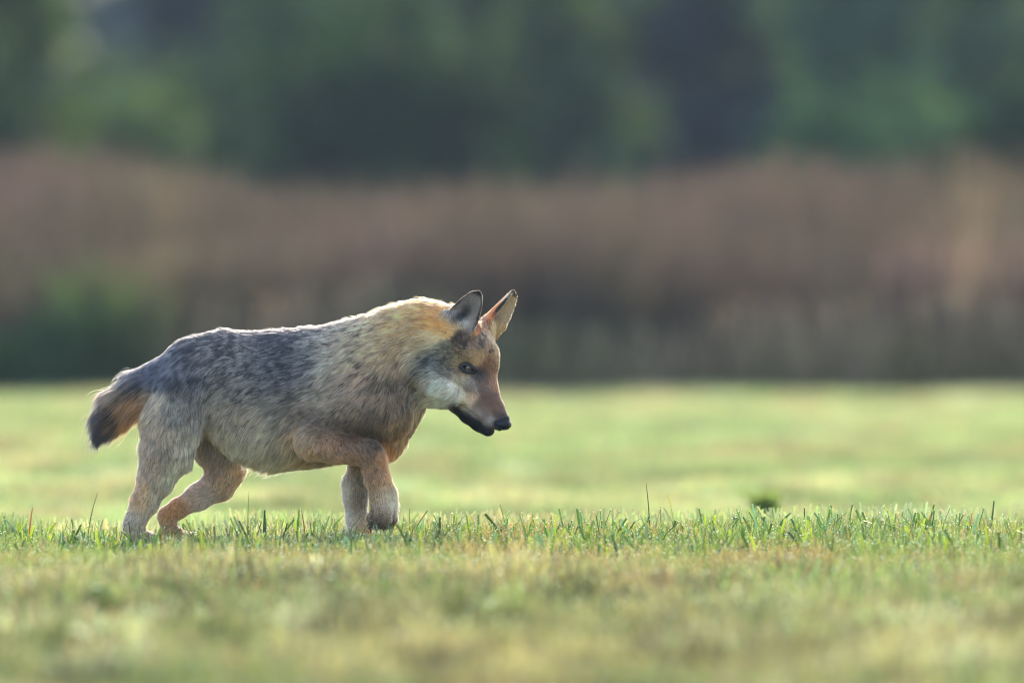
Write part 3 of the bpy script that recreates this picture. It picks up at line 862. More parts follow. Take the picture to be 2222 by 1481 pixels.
# ------------------------------------------------------------------ coat: colour, length and lie of the hair
# px, py, depth or None, colour (sRGB, some blue shade and warm rim light mixed in), share of black-tipped hairs, hair length mm
_ = None
COAT = [
 (470,716,_,(120,114,118),.8,22),(540,708,_,(110,104,110),.85,22),(620,704,_,(100,94,100),.85,22),(700,712,_,(130,122,118),.6,24),(420,752,_,(110,106,114),.75,22),(450,742,_,(150,146,150),.5,24),(520,722,_,(148,142,146),.55,24),(600,716,_,(112,108,116),.62,24),(655,722,_,(128,122,126),.55,24),  # spine seeds blackened to mute the sun's rim along the back
 (410,835,_,(108,104,106),.35,20),(416,885,_,(92,86,84),.3,18),(740,936,-100,(62,50,44),.2,9),(790,945,-100,(66,54,46),.2,9),(690,924,-100,(84,68,58),.2,10),(600,765,_,(108,110,122),.58,26),(645,765,_,(98,100,112),.62,26),(540,780,_,(140,138,144),.48,26),(470,790,_,(134,132,140),.45,24),(400,785,_,(120,118,130),.48,24),  # dark seeds paint shade into the forearm crease and the thigh groove
 (420,820,_,(120,116,122),.35,24),(375,800,_,(100,104,128),.45,24),(700,740,_,(190,184,180),.2,26),(740,718,_,(196,186,176),.2,28),(695,795,_,(172,168,166),.2,26),(690,850,_,(150,144,138),.25,26),
 (600,820,_,(114,112,120),.4,26),(640,800,_,(104,104,116),.45,26),(600,870,_,(134,127,126),.3,28),(500,850,_,(134,128,128),.3,26),(550,905,_,(158,148,138),.2,30),(480,900,_,(172,160,150),.15,28),(640,900,_,(140,130,120),.25,28),
 (600,950,_,(172,166,154),.12,34),(560,1000,_,(206,198,182),.04,38),(620,1012,_,(200,188,166),.04,38),(640,960,_,(164,156,140),.12,32),(520,960,_,(186,180,170),.05,36),(690,1005,_,(170,150,124),.1,28),
 (450,945,_,(200,194,186),.0,34),(430,915,_,(178,170,160),.05,30),(440,880,_,(150,144,140),.15,26),
 (780,755,_,(196,182,164),.25,30),(840,755,_,(206,186,158),.22,30),(790,820,_,(156,138,124),.32,26),(760,870,_,(164,146,128),.25,24),(740,810,_,(160,148,136),.25,26),
 (850,850,_,(136,118,100),.22,26),(875,900,_,(134,112,90),.2,26),(820,905,_,(124,108,94),.2,22),(720,905,_,(150,134,116),.25,20),(780,925,_,(120,102,86),.2,20),
 (885,940,_,(164,132,92),.15,30),(858,990,_,(200,178,142),.05,28),(850,950,_,(130,108,84),.2,26),
 (850,662,_,(226,198,158),.15,34),(900,655,_,(244,212,158),.08,36),(940,660,_,(244,208,152),.08,32),(962,672,_,(236,184,120),.08,16),(930,708,_,(240,206,156),.1,30),(880,708,_,(230,200,156),.15,34),  # nape seeds brightened: sunlight painted into the coat colour
 (840,700,_,(216,192,160),.25,32),(790,696,_,(184,168,150),.35,30),(870,810,_,(142,124,106),.25,28),(905,790,_,(132,116,98),.3,30),(875,760,_,(166,146,122),.25,30),(900,840,_,(118,102,84),.4,28),
]
HEAD = [  # applies near the head only
 (884,772,(214,204,188),.02,24),(884,796,(206,196,180),.02,24),(893,754,(222,206,180),.02,22),(914,742,(228,212,184),.02,20),(938,735,(232,216,188),.02,18),(906,776,(116,116,112),.4,22),(930,762,(118,118,112),.4,18),(915,800,(112,114,112),.4,22),(945,784,(112,116,124),.4,16),(960,765,(126,122,112),.35,13),(972,790,(130,122,110),.3,10),(932,812,(168,170,168),.15,22),(908,828,(140,132,120),.2,26),(896,850,(124,110,92),.3,26),(890,820,(126,112,96),.35,26),
 (945,835,(214,214,210),0,24),(922,842,(196,192,184),.02,26),(980,848,(238,236,230),0,20),(1001,862,(242,240,234),0,10),(990,850,(240,238,232),0,14),(1008,873,(236,226,214),0,8),(955,868,(206,204,192),0,26),(918,868,(176,166,146),.05,26),
 (1000,738,(122,100,84),.45,9),(1040,745,(148,120,94),.4,8),(1070,758,(164,126,86),.3,8),(1000,760,(140,118,92),.4,9),(990,785,(156,132,92),.25,9),(1036,776,(186,150,104),.15,6),(1012,778,(150,124,88),.2,6),
 (1004,806,(140,112,84),.2,6),(1003,822,(186,172,152),.1,8),(1042,812,(104,92,98),.1,4),(1060,795,(146,102,70),.25,6),(1076,830,(164,120,90),.15,5),(1050,835,(132,104,98),.15,5),(1083,775,(170,130,92),.25,7),
 (1062,868,(130,98,84),.2,4),(1080,880,(142,106,86),.15,3),(1022,838,(156,144,142),.15,6),(1022,864,(214,182,158),.05,6),(1040,880,(136,112,100),.2,4),(1082,896,(120,94,84),.15,3),
 (1052,898,(140,124,122),.15,4),(1064,912,(160,154,160),.1,4),(1034,893,(170,158,158),.1,4),(1010,886,(190,176,170),.1,5),(1078,925,(120,112,118),.1,3),
 (984,884,(24,22,26),0,3),(1004,902,(22,22,28),0,2),(1030,926,(24,24,30),0,2),(1050,940,(34,32,38),0,3),(1070,937,(60,56,62),0,3),(995,896,(22,22,28),0,2),(1017,916,(22,22,28),0,2),
 (968,880,(218,214,202),0,20),(948,884,(196,188,168),.05,24),(926,886,(150,132,104),.1,24),(962,705,(234,192,132),.05,9),(940,690,(238,190,126),.05,18),(1050,712,(160,124,84),.3,9),(1030,716,(140,114,88),.4,9),(1078,722,(208,178,124),.1,10),(1080,745,(170,136,98),.2,8),  # bright orange behind the ear has sunlight painted into it
]
LEG = [  # px, py, depth
 (340,865,-70,(184,166,156),.1,20),(322,930,-70,(168,150,140),.08,18),(380,880,-75,(136,130,130),.25,20),(362,950,-80,(148,132,120),.15,18),(330,1000,-80,(158,136,122),.1,16),
 (298,1070,-80,(190,150,112),.05,14),(385,1030,-80,(176,168,150),.05,20),(352,1080,-80,(162,150,134),.1,16),(290,1130,-80,(166,154,146),.05,11),(404,960,-80,(170,160,148),.05,26),(310,1165,-66,(160,140,120),.05,7),
 (455,955,60,(78,66,62),.1,14),(470,1000,60,(132,110,104),.1,14),(500,1040,60,(166,138,110),.1,14),(524,1030,60,(210,168,120),.05,14),(430,1075,60,(164,152,152),.05,11),(380,1108,60,(164,128,94),.05,9),(390,1165,58,(150,130,110),.05,7),
 (650,940,-90,(188,150,120),.05,14),(672,982,-90,(180,142,108),.1,13),(720,958,-95,(166,124,98),.1,12),(775,962,-95,(150,110,86),.15,11),(806,955,-95,(96,80,72),.5,11),(750,995,-90,(164,120,84),.08,11),
 (842,985,-90,(206,128,60),.05,10),(852,1030,-90,(212,152,88),.05,10),(815,1020,-95,(152,114,88),.1,10),(815,1062,-95,(156,120,90),.1,10),(850,1070,-90,(190,172,144),.05,11),(848,1086,-95,(238,234,232),.1,12),(838,1100,-100,(226,220,214),.1,11),
 (818,1098,-95,(164,134,108),.1,10),(838,1126,-90,(96,70,52),.1,4),(820,1116,-95,(110,84,64),.1,5),(842,1112,-90,(138,114,92),.1,6),(812,1124,-85,(64,46,36),.1,5),(825,1142,-85,(50,38,32),.1,4),(798,1080,-85,(150,124,100),.05,10),
 (748,1060,50,(196,198,212),.03,9),(784,1060,50,(108,96,86),.1,10),(786,1095,50,(112,100,90),.1,9),(752,1120,50,(190,192,206),.03,8),(790,1130,50,(176,160,144),.05,9),(800,1165,50,(206,150,90),0,7),(800,990,50,(150,136,116),.1,14),  # right side of the far foreleg darkened to paint its shade
]
TAIL = [
 (330,795,(96,96,112),.6,30),(300,803,(92,92,106),.65,32),(280,822,(128,124,126),.45,36),(245,836,(180,160,136),.3,38),(232,868,(136,108,94),.35,40),(290,862,(152,118,84),.25,36),(285,900,(160,122,78),.2,40),(262,850,(140,124,112),.35,38),(245,895,(96,72,54),.5,44),(212,925,(30,28,30),1.,46),(204,895,(40,36,38),.95,42),(225,935,(32,30,30),1,44),(215,880,(60,52,50),.8,42),
]
def satur(c):
    m = c.mean(1)[:, None]; c = m + 1.02 * (c - m)
    c[:, 2] *= 0.96
    return np.clip(c, 8, 250)
def coat(P):
    px = P[:, 0] * 1000 + 1111; py = 1175 - P[:, 2] * 1000; dp = P[:, 1] * 1000
    n = len(P)
    out = np.zeros((n, 5)); wt = np.zeros(n)
    def put(x, y, d, c, b, L, sig, gain, mask):
        w = np.exp(-((px - x) ** 2 + (py - y) ** 2) / (2 * sig * sig)) * gain
        if d is not None: w = w * np.exp(-((dp - d) / 44.0) ** 2)
        w = w * mask + 1e-30
        out[:, :3] += w[:, None] * np.array(c, float); out[:, 3] += w * b; out[:, 4] += w * L; wt[:] += w
    # which region a point belongs to
    tailm = sstep(-(px - 0.55 * (py - 850)), -352, -322) * sstep(-py, -990, -960)
    headm = sstep(px - 0.15 * (800 - py), 864, 892)
    for (x, y, d, c, b, L) in COAT: put(x, y, d, c, b, L, 30, 1.0, 1.0 - 0.97 * headm * (sstep(px, 900, 960)) - 0.99 * tailm * sstep(-px, -330, -310))
    for (x, y, c, b, L) in HEAD:
        sg = 7.5 if x > 975 else 11
        put(x, y, None, c, b, L, sg, 3.0, headm)
    legm = np.maximum(sstep(py, 900, 960), sstep(-px, -440, -400) * sstep(py, 830, 870))
    for (x, y, d, c, b, L) in LEG:
        g_ = sum(c) / 3.0; kk = 0.30 if x < 560 else 0.26; c = tuple((1 - kk) * q + kk * g_ + a_ for q, a_ in zip(c, (14, 13, 8)))
        put(x, y, d, c, b, L, 17, 9.0, legm)
    for (x, y, c, b, L) in TAIL: put(x, y, None, c, b, L, 18, 4.0, tailm)
    out /= wt[:, None]
    out[:, :3] = satur(out[:, :3])
    hm = (0.30 * sstep(px, 955, 985))[:, None]; g_ = out[:, :3].mean(1)[:, None]; out[:, :3] = (out[:, :3] * (1 - hm) + hm * g_) * (1 + 0.36 * hm)
    # ears
    for (o, w, l, nn, H, Wd), cup in zip(EARS, CUPS):
        Q = P - o; v = (Q @ l) / H; u = (Q @ w) / Wd; q = Q @ nn
        m = sstep(v, 0.0, 0.22) * (np.abs(u) < 1.3) * (np.abs(q) < 0.05)
        n0 = -cup * (1 - np.clip(u, -1.1, 1.1) ** 2) * (1 - 0.65 * np.clip(v, 0, 1))
        inner = (q > n0).astype(float)
        half = np.where(v < 0.25, 1.0, np.sqrt(np.clip(1 - ((v - 0.25) / 0.75) ** 1.35, 0.02, 1)))
        rim = sstep(np.abs(u) / half, 0.72, 0.92) if cup < 0.03 else sstep(np.abs(u) / half, 0.84, 0.96)
        ci = np.array([158, 150, 144.]) if cup < 0.03 else np.array([222, 205, 178.]); cb = np.array([216, 154, 98.]); cr = np.array([40, 34, 32.])  # cream inside and orange back hold painted sun glowing through the ear
        dark = np.exp(-((u + 0.1) ** 2 / 0.10 + (v - 0.30) ** 2 / 0.07))
        white = np.exp(-((u - 0.30) ** 2 / 0.08 + (v - 0.14) ** 2 / 0.06))
        cin = ci[None] + (dark * (1.0 if cup < 0.03 else 0.3))[:, None] * (np.array([46, 42, 40.]) - ci) ; cin = cin + white[:, None] * (np.array([205, 198, 188.]) - cin)
        cc = cin * inner[:, None] + cb[None] * (1 - inner)[:, None]
        k = np.maximum(rim * (0.85 if cup < 0.03 else 1.0) * ((u < 0) if cup > 0.03 else 1.0) * sstep(v, 0.15, 0.5), sstep(v, 0.82, 0.95))
        cc = cc + k[:, None] * (cr - cc)
        out[:, :3] = out[:, :3] + m[:, None] * (cc - out[:, :3])
        out[:, 3] = out[:, 3] * (1 - m) + 0.1 * m
        Lh = np.where(inner > 0.5, 4 + 11 * np.clip(1 - v * 1.8, 0, 1), 4.0)
        out[:, 4] = out[:, 4] * (1 - m) + Lh * m
    return out

# lie of the hair: points with direction (dpx, dpy, ddepth) in side view units
FLOW = [
 (960,700,_,(-1,-.15,0)),(900,680,_,(-1,-.05,0)),(850,700,_,(-1,.25,0)),(800,740,_,(-1,.35,0)),(700,740,_,(-1,.25,0)),(600,740,_,(-1,.15,0)),(500,740,_,(-1,.2,0)),(430,770,_,(-1,.5,0)),
 (900,780,_,(-.7,.7,0)),(880,850,_,(-.3,1,0)),(870,920,_,(.05,1,0)),(850,990,_,(-.1,1,0)),(800,830,_,(-.8,.7,0)),(780,900,_,(-.6,.8,0)),(700,850,_,(-.9,.5,0)),(600,850,_,(-1,.35,0)),(500,850,_,(-1,.5,0)),
 (700,950,_,(-.8,.5,0)),(600,950,_,(-.75,.8,0)),(520,960,_,(-.35,1,0)),(600,1010,_,(-.5,.9,0)),(450,900,_,(-.5,1,0)),(450,950,_,(-.1,1,0)),(400,840,_,(-.4,1,0)),
]
FLOWH = [
 (1085,890,(-.45,-.9,.0)),(1070,850,(-.4,-.9,0)),(1040,880,(-.75,-.6,0)),(1040,840,(-.6,-.75,0)),(1000,860,(-1,-.05,0)),(1080,780,(-.2,-1,0)),(1040,750,(-.4,-.9,0)),(1000,750,(-.9,-.45,0)),(990,800,(-1,.0,0)),
 (950,800,(-1,.25,0)),(950,850,(-.85,.5,0)),(920,800,(-.9,.45,0)),(920,750,(-1,.2,0)),(960,700,(-1,.0,0)),(1050,715,(-.2,-1,0)),(1010,690,(.0,-1,0)),
]
FLOWL = [
 (340,870,-70,(-.25,1,0)),(330,950,-70,(-.1,1,0)),(390,950,-70,(-.15,1,0)),(350,1050,-70,(-.35,1,0)),(300,1120,-70,(-.4,1,0)),
 (465,960,60,(.15,1,0)),(490,1030,60,(-.3,.9,0)),(430,1075,60,(-.8,.5,0)),(370,1120,60,(-.5,.8,0)),
 (650,950,-90,(.15,1,0)),(700,960,-90,(.85,.5,0)),(760,980,-90,(.9,.45,0)),(820,980,-90,(.6,.8,0)),(830,1040,-90,(.1,1,0)),(830,1110,-90,(.0,1,0)),
 (775,1050,50,(0,1,0)),(775,1120,50,(.05,1,0)),
]
FLOWT = [(330,815,(-1,.45,0)),(280,850,(-1,.6,0)),(240,890,(-.8,.9,0)),(215,930,(-.45,1,0))]
def flow(P):
    px = P[:, 0] * 1000 + 1111; py = 1175 - P[:, 2] * 1000; dp = P[:, 1] * 1000
    out = np.zeros((len(P), 3)); 
    tailm = sstep(-(px - 0.55 * (py - 850)), -352, -322) * sstep(-py, -990, -960)
    headm = sstep(px - 0.15 * (800 - py), 864, 892)
    legm = np.maximum(sstep(py, 930, 990), sstep(-px, -440, -400) * sstep(py, 830, 870))
    def put(x, y, d, v, sig, mask):
        w = np.exp(-((px - x) ** 2 + (py - y) ** 2) / (2 * sig * sig)) * mask + 1e-25
        if d is not None: w = w * np.exp(-((dp - d) / 34.0) ** 2) + 1e-25
        v = np.array([v[0], v[2], -v[1]], float); v /= np.linalg.norm(v)
        out[:] += w[:, None] * v
    for (x, y, d, v) in FLOW: put(x, y, d, v, 38, 1 - 0.98 * headm * sstep(px, 900, 950))
    for (x, y, v) in FLOWH: put(x, y, None, v, 20, 3 * headm)
    for (x, y, d, v) in FLOWL: put(x, y, d, v, 30, 4 * legm)
    for (x, y, v) in FLOWT: put(x, y, None, v, 30, 5 * tailm)
    return out / (np.linalg.norm(out, axis=1)[:, None] + 1e-20)

wolf = empty('wolf', (-0.5, 0, 0))
tag(wolf, 'young grey and tawny wolf stalking right over short grass, one front paw raised', 'wolf')
WO = np.array([-0.5, 0, 0])

def softclip(b):
    m = b.max(1)[:, None]
    return b * np.where(m > 0.55, (0.55 + 0.38 * (1 - np.exp(-(m - 0.55) / 0.38))) / np.maximum(m, 1e-6), 1.0)
EYEP = []
def eyedark(P, base):
    for (c, n, fw, up) in EYEP:
        Q = P - c; a = Q @ fw; b = Q @ up
        w = sstep(-np.sqrt((a / 0.0185) ** 2 + (b / 0.0125) ** 2), -1.12, -0.85) * (np.abs(Q @ n) < 0.02)
        w = np.maximum(w, np.exp(-((a - 0.024) / 0.008) ** 2 - ((b + 0.004) / 0.0045) ** 2) * 0.85 * (np.abs(Q @ n) < 0.03))
        base = base * (1 - w[:, None]) + w[:, None] * np.array([0.018, 0.015, 0.018])
    return base

CGAIN = np.array([1.01, 0.865, 0.785])
ct = coat(V)
vc = srgb(ct[:, :3]) ** 1.4 * CGAIN * 0.9
def skin_dark(P, base):
    base = eyedark(P, base)
    w = sstep(-np.linalg.norm(P - NOSE_C, axis=1), -0.026, -0.020)[:, None]
    return base * (1 - w) + w * np.array([0.02, 0.018, 0.02])
m_skin, nn_, l_ = new_mat('wolf_underfur')
at = nn_.new('ShaderNodeAttribute'); at.attribute_name = 'tint'
p = nn_.new('ShaderNodeBsdfPrincipled'); p.inputs['Roughness'].default_value = 0.7; p.inputs['Specular IOR Level'].default_value = 0.2
l_.new(at.outputs['Color'], p.inputs['Base Color'])
out = nn_.new('ShaderNodeOutputMaterial'); l_.new(p.outputs[0], out.inputs[0])

# ---- fur strands
def build_fur():
    tri = np.concatenate([F[:, [0, 1, 2]], F[:, [0, 2, 3]]])
    A, B, C = V[tri[:, 0]], V[tri[:, 1]], V[tri[:, 2]]
    ar = 0.5 * np.linalg.norm(np.cross(B - A, C - A), axis=1)
    cen = (A + B + C) / 3
    L = coat(cen)[:, 4]
    dens = np.clip(16.0 / np.clip(L, 3, 40), 0.65, 3.2)
    dens = dens * np.where(cen[:, 1] > 0.02, 0.75, 1.0)
    pr = ar * dens; pr /= pr.sum()
    n = NFUR
    t = RNG.choice(len(tri), n, p=pr)
    u = RNG.random(n); v = RNG.random(n); k = u + v > 1; u[k] = 1 - u[k]; v[k] = 1 - v[k]
    P = A[t] + u[:, None] * (B[t] - A[t]) + v[:, None] * (C[t] - A[t])
    N = grad(SDF, P, LO, VX, 0.003)
    c = coat(P)
    px = P[:, 0] * 1000 + 1111; py = 1175 - P[:, 2] * 1000
    # keep the eyes, the nose and the lips bare
    keep = np.ones(n, bool)
    for E, r in BARE:
        keep &= np.linalg.norm(P - E, axis=1) > r
    keep &= c[:, 4] > 2.2
    P, N, c, px, py = P[keep], N[keep], c[keep], px[keep], py[keep]; n = len(P)
    f = flow(P)
    f = f - (f * N).sum(1)[:, None] * N; f /= np.linalg.norm(f, axis=1)[:, None] + 1e-9
    # ear hair runs along the ear
    for (o, w, l, nn, H, Wd) in EARS:
        Q = P - o; vv = (Q @ l) / H; m = (sstep(vv, 0.05, 0.2) * (np.abs(Q @ w) < 1.3 * Wd) * (np.abs(Q @ nn) < 0.045))[:, None]
        f = f * (1 - m) + m * (l + 0.15 * np.sign(Q @ w)[:, None] * w)
    ns = np.stack([N1(P, 0.022), N2(P, 0.022), N3(P, 0.022)], 1) * 0.30 + np.stack([N4(P, 0.007), N5(P, 0.007), N1(P, 0.0061)], 1) * 0.22
    long_ = np.clip(c[:, 4] / 26, 0.25, 1.3)[:, None]
    f = f + ns * long_ + RNG.normal(size=(n, 3)) * 0.09
    f = f - (f * N).sum(1)[:, None] * N; f /= np.linalg.norm(f, axis=1)[:, None] + 1e-9
    Lm = c[:, 4] / 1000 * RNG.uniform(0.55, 1.15, n) * (1 + 0.25 * N2(P, 0.03))
    stray = RNG.random(n) < 0.05; Lm[stray] *= 1.35
    tailz = sstep(-(px - 0.55 * (py - 850)), -352, -322) * sstep(-py, -990, -960)
    bell = np.exp(-((px - 590) / 90) ** 2) * sstep(py, 960, 1010); Lm = Lm * (1 + 0.35 * bell * RNG.random(n))
    lift = (0.36 + 0.16 * N3(P, 0.02) + 0.08 * RNG.normal(size=n)).clip(0.12, 0.8)
    lift += 0.30 * sstep(py, 640, 600) * 0
    neckm = np.exp(-((px - 900) / 70) ** 2 - ((py - 650) / 40) ** 2)
    lift = lift + neckm * (0.18 + 0.35 * RNG.random(n))
    lift = lift + 0.45 * tailz * RNG.random(n) + 0.12 * bell; Lm = Lm * (1 + tailz * 0.6 * RNG.random(n) ** 2)
    lift[stray] += 0.20
    K = 5
    T = np.linspace(0, 1, K)
    PT = np.zeros((n, K, 3))
    grav = np.array([0, 0, -1.0])
    for i, s in enumerate(T):
        along = s - 0.10 * s * s
        up = lift * (s - 0.52 * s * s)
        PT[:, i] = P - N * 0.0012 * (1 - s) + Lm[:, None] * (f * along + N * up[:, None] + grav * 0.10 * s * s * long_)
    # damp tufts: tips drawn together
    tuft = np.ones(n); tuft2 = np.zeros(n)
    for cell, pull in ((0.0072, 0.45), (0.014, 0.25)):
        jit = np.stack([N4(P, 0.012), N5(P, 0.012), N2(P, 0.012)], 1) * cell * 0.9
        q = np.floor((P + jit) / cell).astype(np.int64)
        key = (q[:, 0] * 73856093) ^ (q[:, 1] * 19349663) ^ (q[:, 2] * 83492791)
        uq, inv = np.unique(key, return_inverse=True); inv = inv.ravel()
        cnt = np.bincount(inv).astype(float)
        D = PT[:, -1] - PT[:, 0]
        mt = np.stack([np.bincount(inv, PT[:, -1, a]) / cnt for a in range(3)], 1)[inv]
        mr = np.stack([np.bincount(inv, P[:, a]) / cnt for a in range(3)], 1)[inv]
        rv = np.random.default_rng(5).random(len(uq))
        tuft = tuft * (0.66 + 0.68 * rv[inv]); tuft2 += (rv[inv] - 0.5)
        pl = pull * np.clip(c[:, 4] / 22, 0.15, 1.1) * RNG.uniform(0.5, 1.2, n)
        for i, s in enumerate(T):
            PT[:, i] += (mt - PT[:, -1] if i == K - 1 else (mt - PT[:, -1])) * (s ** 1.6 * pl)[:, None] if i < K - 1 else 0
        PT[:, -1] += (mt - PT[:, -1]) * pl[:, None]
    # colours
    clump = N5(P, 0.010) * 0.5 + N1(P, 0.004) * 0.5
    base = eyedark(P, softclip(srgb(c[:, :3]) ** 1.28 * CGAIN * 2.05))
    base = base * ((1 + 0.22 * clump) * tuft ** np.clip(c[:, 4] / 25, 0.18, 1.1))[:, None] * RNG.uniform(0.72, 1.25, (n, 1)) * (1 + 0.06 * RNG.normal(size=(n, 3)))
    tq = (tuft2 * 0.75 + 0.25 * clump + 0.5)
    b3 = c[:, 3] * sstep(c[:, 3], 0.12, 0.42)
    blk = RNG.random(n) < 0.80 * sstep(-tq, -(b3 * 0.86 + 0.20), -(b3 * 0.86 - 0.16)) * sstep(b3, 0.03, 0.2) + (0.22 + 0.30 * sstep(px, 940, 990)) * c[:, 3]
    pale = (~blk) & (RNG.random(n) < 0.16)
    hd_ = px > 960; base[hd_] *= RNG.uniform(0.62, 1.38, (hd_.sum(), 1))
    base[pale] = base[pale] * 0.5 + srgb([225, 215, 200]) * 0.5 * np.minimum(1, base[pale].mean(1) * 3.2)[:, None]
    CC = np.repeat(base[:, None], K, 1)
    CC[:, 0] *= 0.8
    black = np.array([0.034, 0.033, 0.038])
    for i, s in enumerate(T):
        w = (sstep(np.array([s]), 0.15, 0.55)[0]) * 0.92
        CC[blk, i] = CC[blk, i] * (1 - w) + black * w
    CC = np.clip(CC, 0.008, 0.93)
    rad = np.where(c[:, 4] > 12, 0.00030, 0.00024) * RNG.uniform(0.8, 1.3, n)
    R = rad[:, None] * np.array([1.0, 1.0, 0.9, 0.65, 0.18])[None]
    hc = bpy.data.hair_curves.new('fur')
    hc.add_curves([K] * n)
    hc.position_data.foreach_set('vector', (PT - WO).astype(np.float32).ravel())
    ra = hc.attributes.get('radius') or hc.attributes.new('radius', 'FLOAT', 'POINT')
    ra.data.foreach_set('value', R.astype(np.float32).ravel())
    ca = hc.attributes.new('tint', 'FLOAT_COLOR', 'POINT')
    c4 = np.ones((n * K, 4), np.float32); c4[:, :3] = CC.reshape(-1, 3)
    ca.data.foreach_set('color', c4.ravel())
    m, nd, l = new_mat('wolf_fur')
    a = nd.new('ShaderNodeAttribute'); a.attribute_name = 'tint'
    h = nd.new('ShaderNodeBsdfHairPrincipled')
    h.model = 'CHIANG'; h.parametrization = 'COLOR'
    h.inputs['Roughness'].default_value = 0.5
    h.inputs['Radial Roughness'].default_value = 0.55
    h.inputs['Coat'].default_value = 0.1
    h.inputs['Random Roughness'].default_value = 0.2
    l.new(a.outputs['Color'], h.inputs['Color'])
    df = nd.new('ShaderNodeBsdfPrincipled'); df.inputs['Roughness'].default_value = 0.5; df.inputs['Specular IOR Level'].default_value = 0.25
    l.new(a.outputs['Color'], df.inputs['Base Color'])
    ms = nd.new('ShaderNodeMixShader'); ms.inputs[0].default_value = 0.55
    l.new(h.outputs[0], ms.inputs[1]); l.new(df.outputs[0], ms.inputs[2])
    o2 = nd.new('ShaderNodeOutputMaterial'); l.new(ms.outputs[0], o2.inputs[0])
    hc.materials.append(m)
    o = bpy.data.objects.new('fur', hc); COL.objects.link(o); o.parent = wolf
    o['kind'] = 'stuff'
    return o

def head_pt(f, s, t):
    return W(*Hh(f, s, t))
def hdir(f, s, t):
    q = f * HA + s * HS + t * HT
    return np.array([q[0], q[1], -q[2]])

# ---- eyes
def sph(name, c, r, mat, ax=None, sc=(1, 1, 1), nu=20, nv=14, parent=None, cap=None):
    """uv sphere; ax = pole axis; cap = polar angle kept from the pole"""
    ax = np.array(ax if ax is not None else (0, 0, 1.0)); ax = ax / np.linalg.norm(ax)
    u = np.cross(ax, (0.2, 0.1, 1)); u /= np.linalg.norm(u); v = np.cross(ax, u)
    th = np.linspace(0, cap or math.pi, nv)
    Vv = [c + r * ax]; 
    for t in th[1:]:
        for k in range(nu):
            a = 2 * math.pi * k / nu
            Vv.append(c + r * (math.cos(t) * ax + math.sin(t) * (math.cos(a) * u * sc[0] + math.sin(a) * v * sc[1])))
    Ft = np.array([[0, 1 + k, 1 + (k + 1) % nu] for k in range(nu)])
    Fq = np.array([[1 + i * nu + k, 1 + (i + 1) * nu + k, 1 + (i + 1) * nu + (k + 1) % nu, 1 + i * nu + (k + 1) % nu] for i in range(nv - 2) for k in range(nu)])
    return mesh_from(name, np.array(Vv) - WO, [Ft, Fq], mat, parent=parent)

M_SCL = plain_mat('eye_rim_dark', (0.012, 0.010, 0.010), 0.25, 0.5, 0.6)
M_IRIS = plain_mat('iris_amber', (0.15, 0.085, 0.035), 0.35, 0.3, 0.25, bump=(900, 0))
M_PUP = plain_mat('pupil_black', (0.004, 0.004, 0.005), 0.08, 0.6, 1.0)
M_LID = plain_mat('eyelid_skin', (0.018, 0.015, 0.016), 0.45, 0.4)
M_NOSE = plain_mat('nose_leather', (0.005, 0.006, 0.009), 0.38, 0.28, 0.0, bump=(700, 0.0006))
M_CLAW = plain_mat('claw_horn', (0.045, 0.035, 0.03), 0.35, 0.5)
BARE = []

def eye_at(s):
    # found by walking from outside onto the head surface
    tgt = head_pt(-11.5, s * 42, 39.5)
    n = grad(SDF, tgt[None], LO, VX, 0.006)[0]
    d = sample(SDF, tgt[None], LO, VX)[0]
    P0 = tgt - n * d
    n = hdir(0.42, s * 0.86, 0.28); n /= np.linalg.norm(n)
    c = P0 - n * 0.0072
    if s < 0: c = c + W(1017.5, 797, 0) - W(c[0] * 1000 + 1111, 1175 - c[2] * 1000, 0)
    e = sph('eye', c, 0.0102, M_SCL, n, parent=wolf)
    look = n + hdir(0.25, 0, -0.05); look /= np.linalg.norm(look)
    if s < 0: look = look * 0.6 + np.array([0.1, -0.8, -0.05]); look /= np.linalg.norm(look)
    sph('iris', c + look * 0.0005, 0.0100, M_IRIS, look, parent=e, cap=0.72, nv=8)
    sph('pupil', c + look * 0.0009, 0.0099, M_PUP, look, parent=e, cap=0.30, nv=5)
    # almond eyelids: a ring of dark skin, drawn out to the inner corner
    fw = np.array([0.95, 0.1, -0.20]) if s < 0 else hdir(1, 0, -0.3)
    fw = fw - (fw @ n) * n; fw /= np.linalg.norm(fw); up = np.cross(n, fw)
    if up[2] < 0: up = -up
    Vv = []; nu, nv = 36, 7
    for k in range(nu):
        a = 2 * math.pi * k / nu; ca, sa = math.cos(a), math.sin(a)
        ex = 0.0150 * ca + (0.0040 * max(0, ca) ** 4); ey = (0.0078 if sa > 0 else 0.0090) * sa * (1 - 0.25 * ca * ca) - 0.0012 * ca
        cc = c + fw * ex + up * ey + n * 0.006
        for _q in range(8):
            cc = cc - n * sample(SDF, cc[None], LO, VX)[0] * 0.9
        ball = math.sqrt(max(0.0, 0.0102 ** 2 - ex * ex - ey * ey))
        hh = max((cc - c) @ n, ball * (1.0 if ball > 0 else 0) + 0.0004)
        cc = c + fw * ex + up * ey + n * (hh + 0.0003)
        dd = fw * ca + up * sa
        for j in range(nv):
            b = 2 * math.pi * j / nv
            Vv.append(cc + (math.cos(b) * dd * 0.0036 + math.sin(b) * n * 0.0024))
    Fq = np.array([[k * nv + j, k * nv + (j + 1) % nv, ((k + 1) % nu) * nv + (j + 1) % nv, ((k + 1) % nu) * nv + j] for k in range(nu) for j in range(nv)])
    mesh_from('eyelid', np.array(Vv) - WO, Fq, M_LID, parent=wolf)
    BARE.append((c, 0.0165)); EYEP.append((c, n, fw, up))
    for q in (0.012, 0.017): BARE.append((c + fw * q, 0.0060))
    return c
eye_at(-1); eye_at(1)

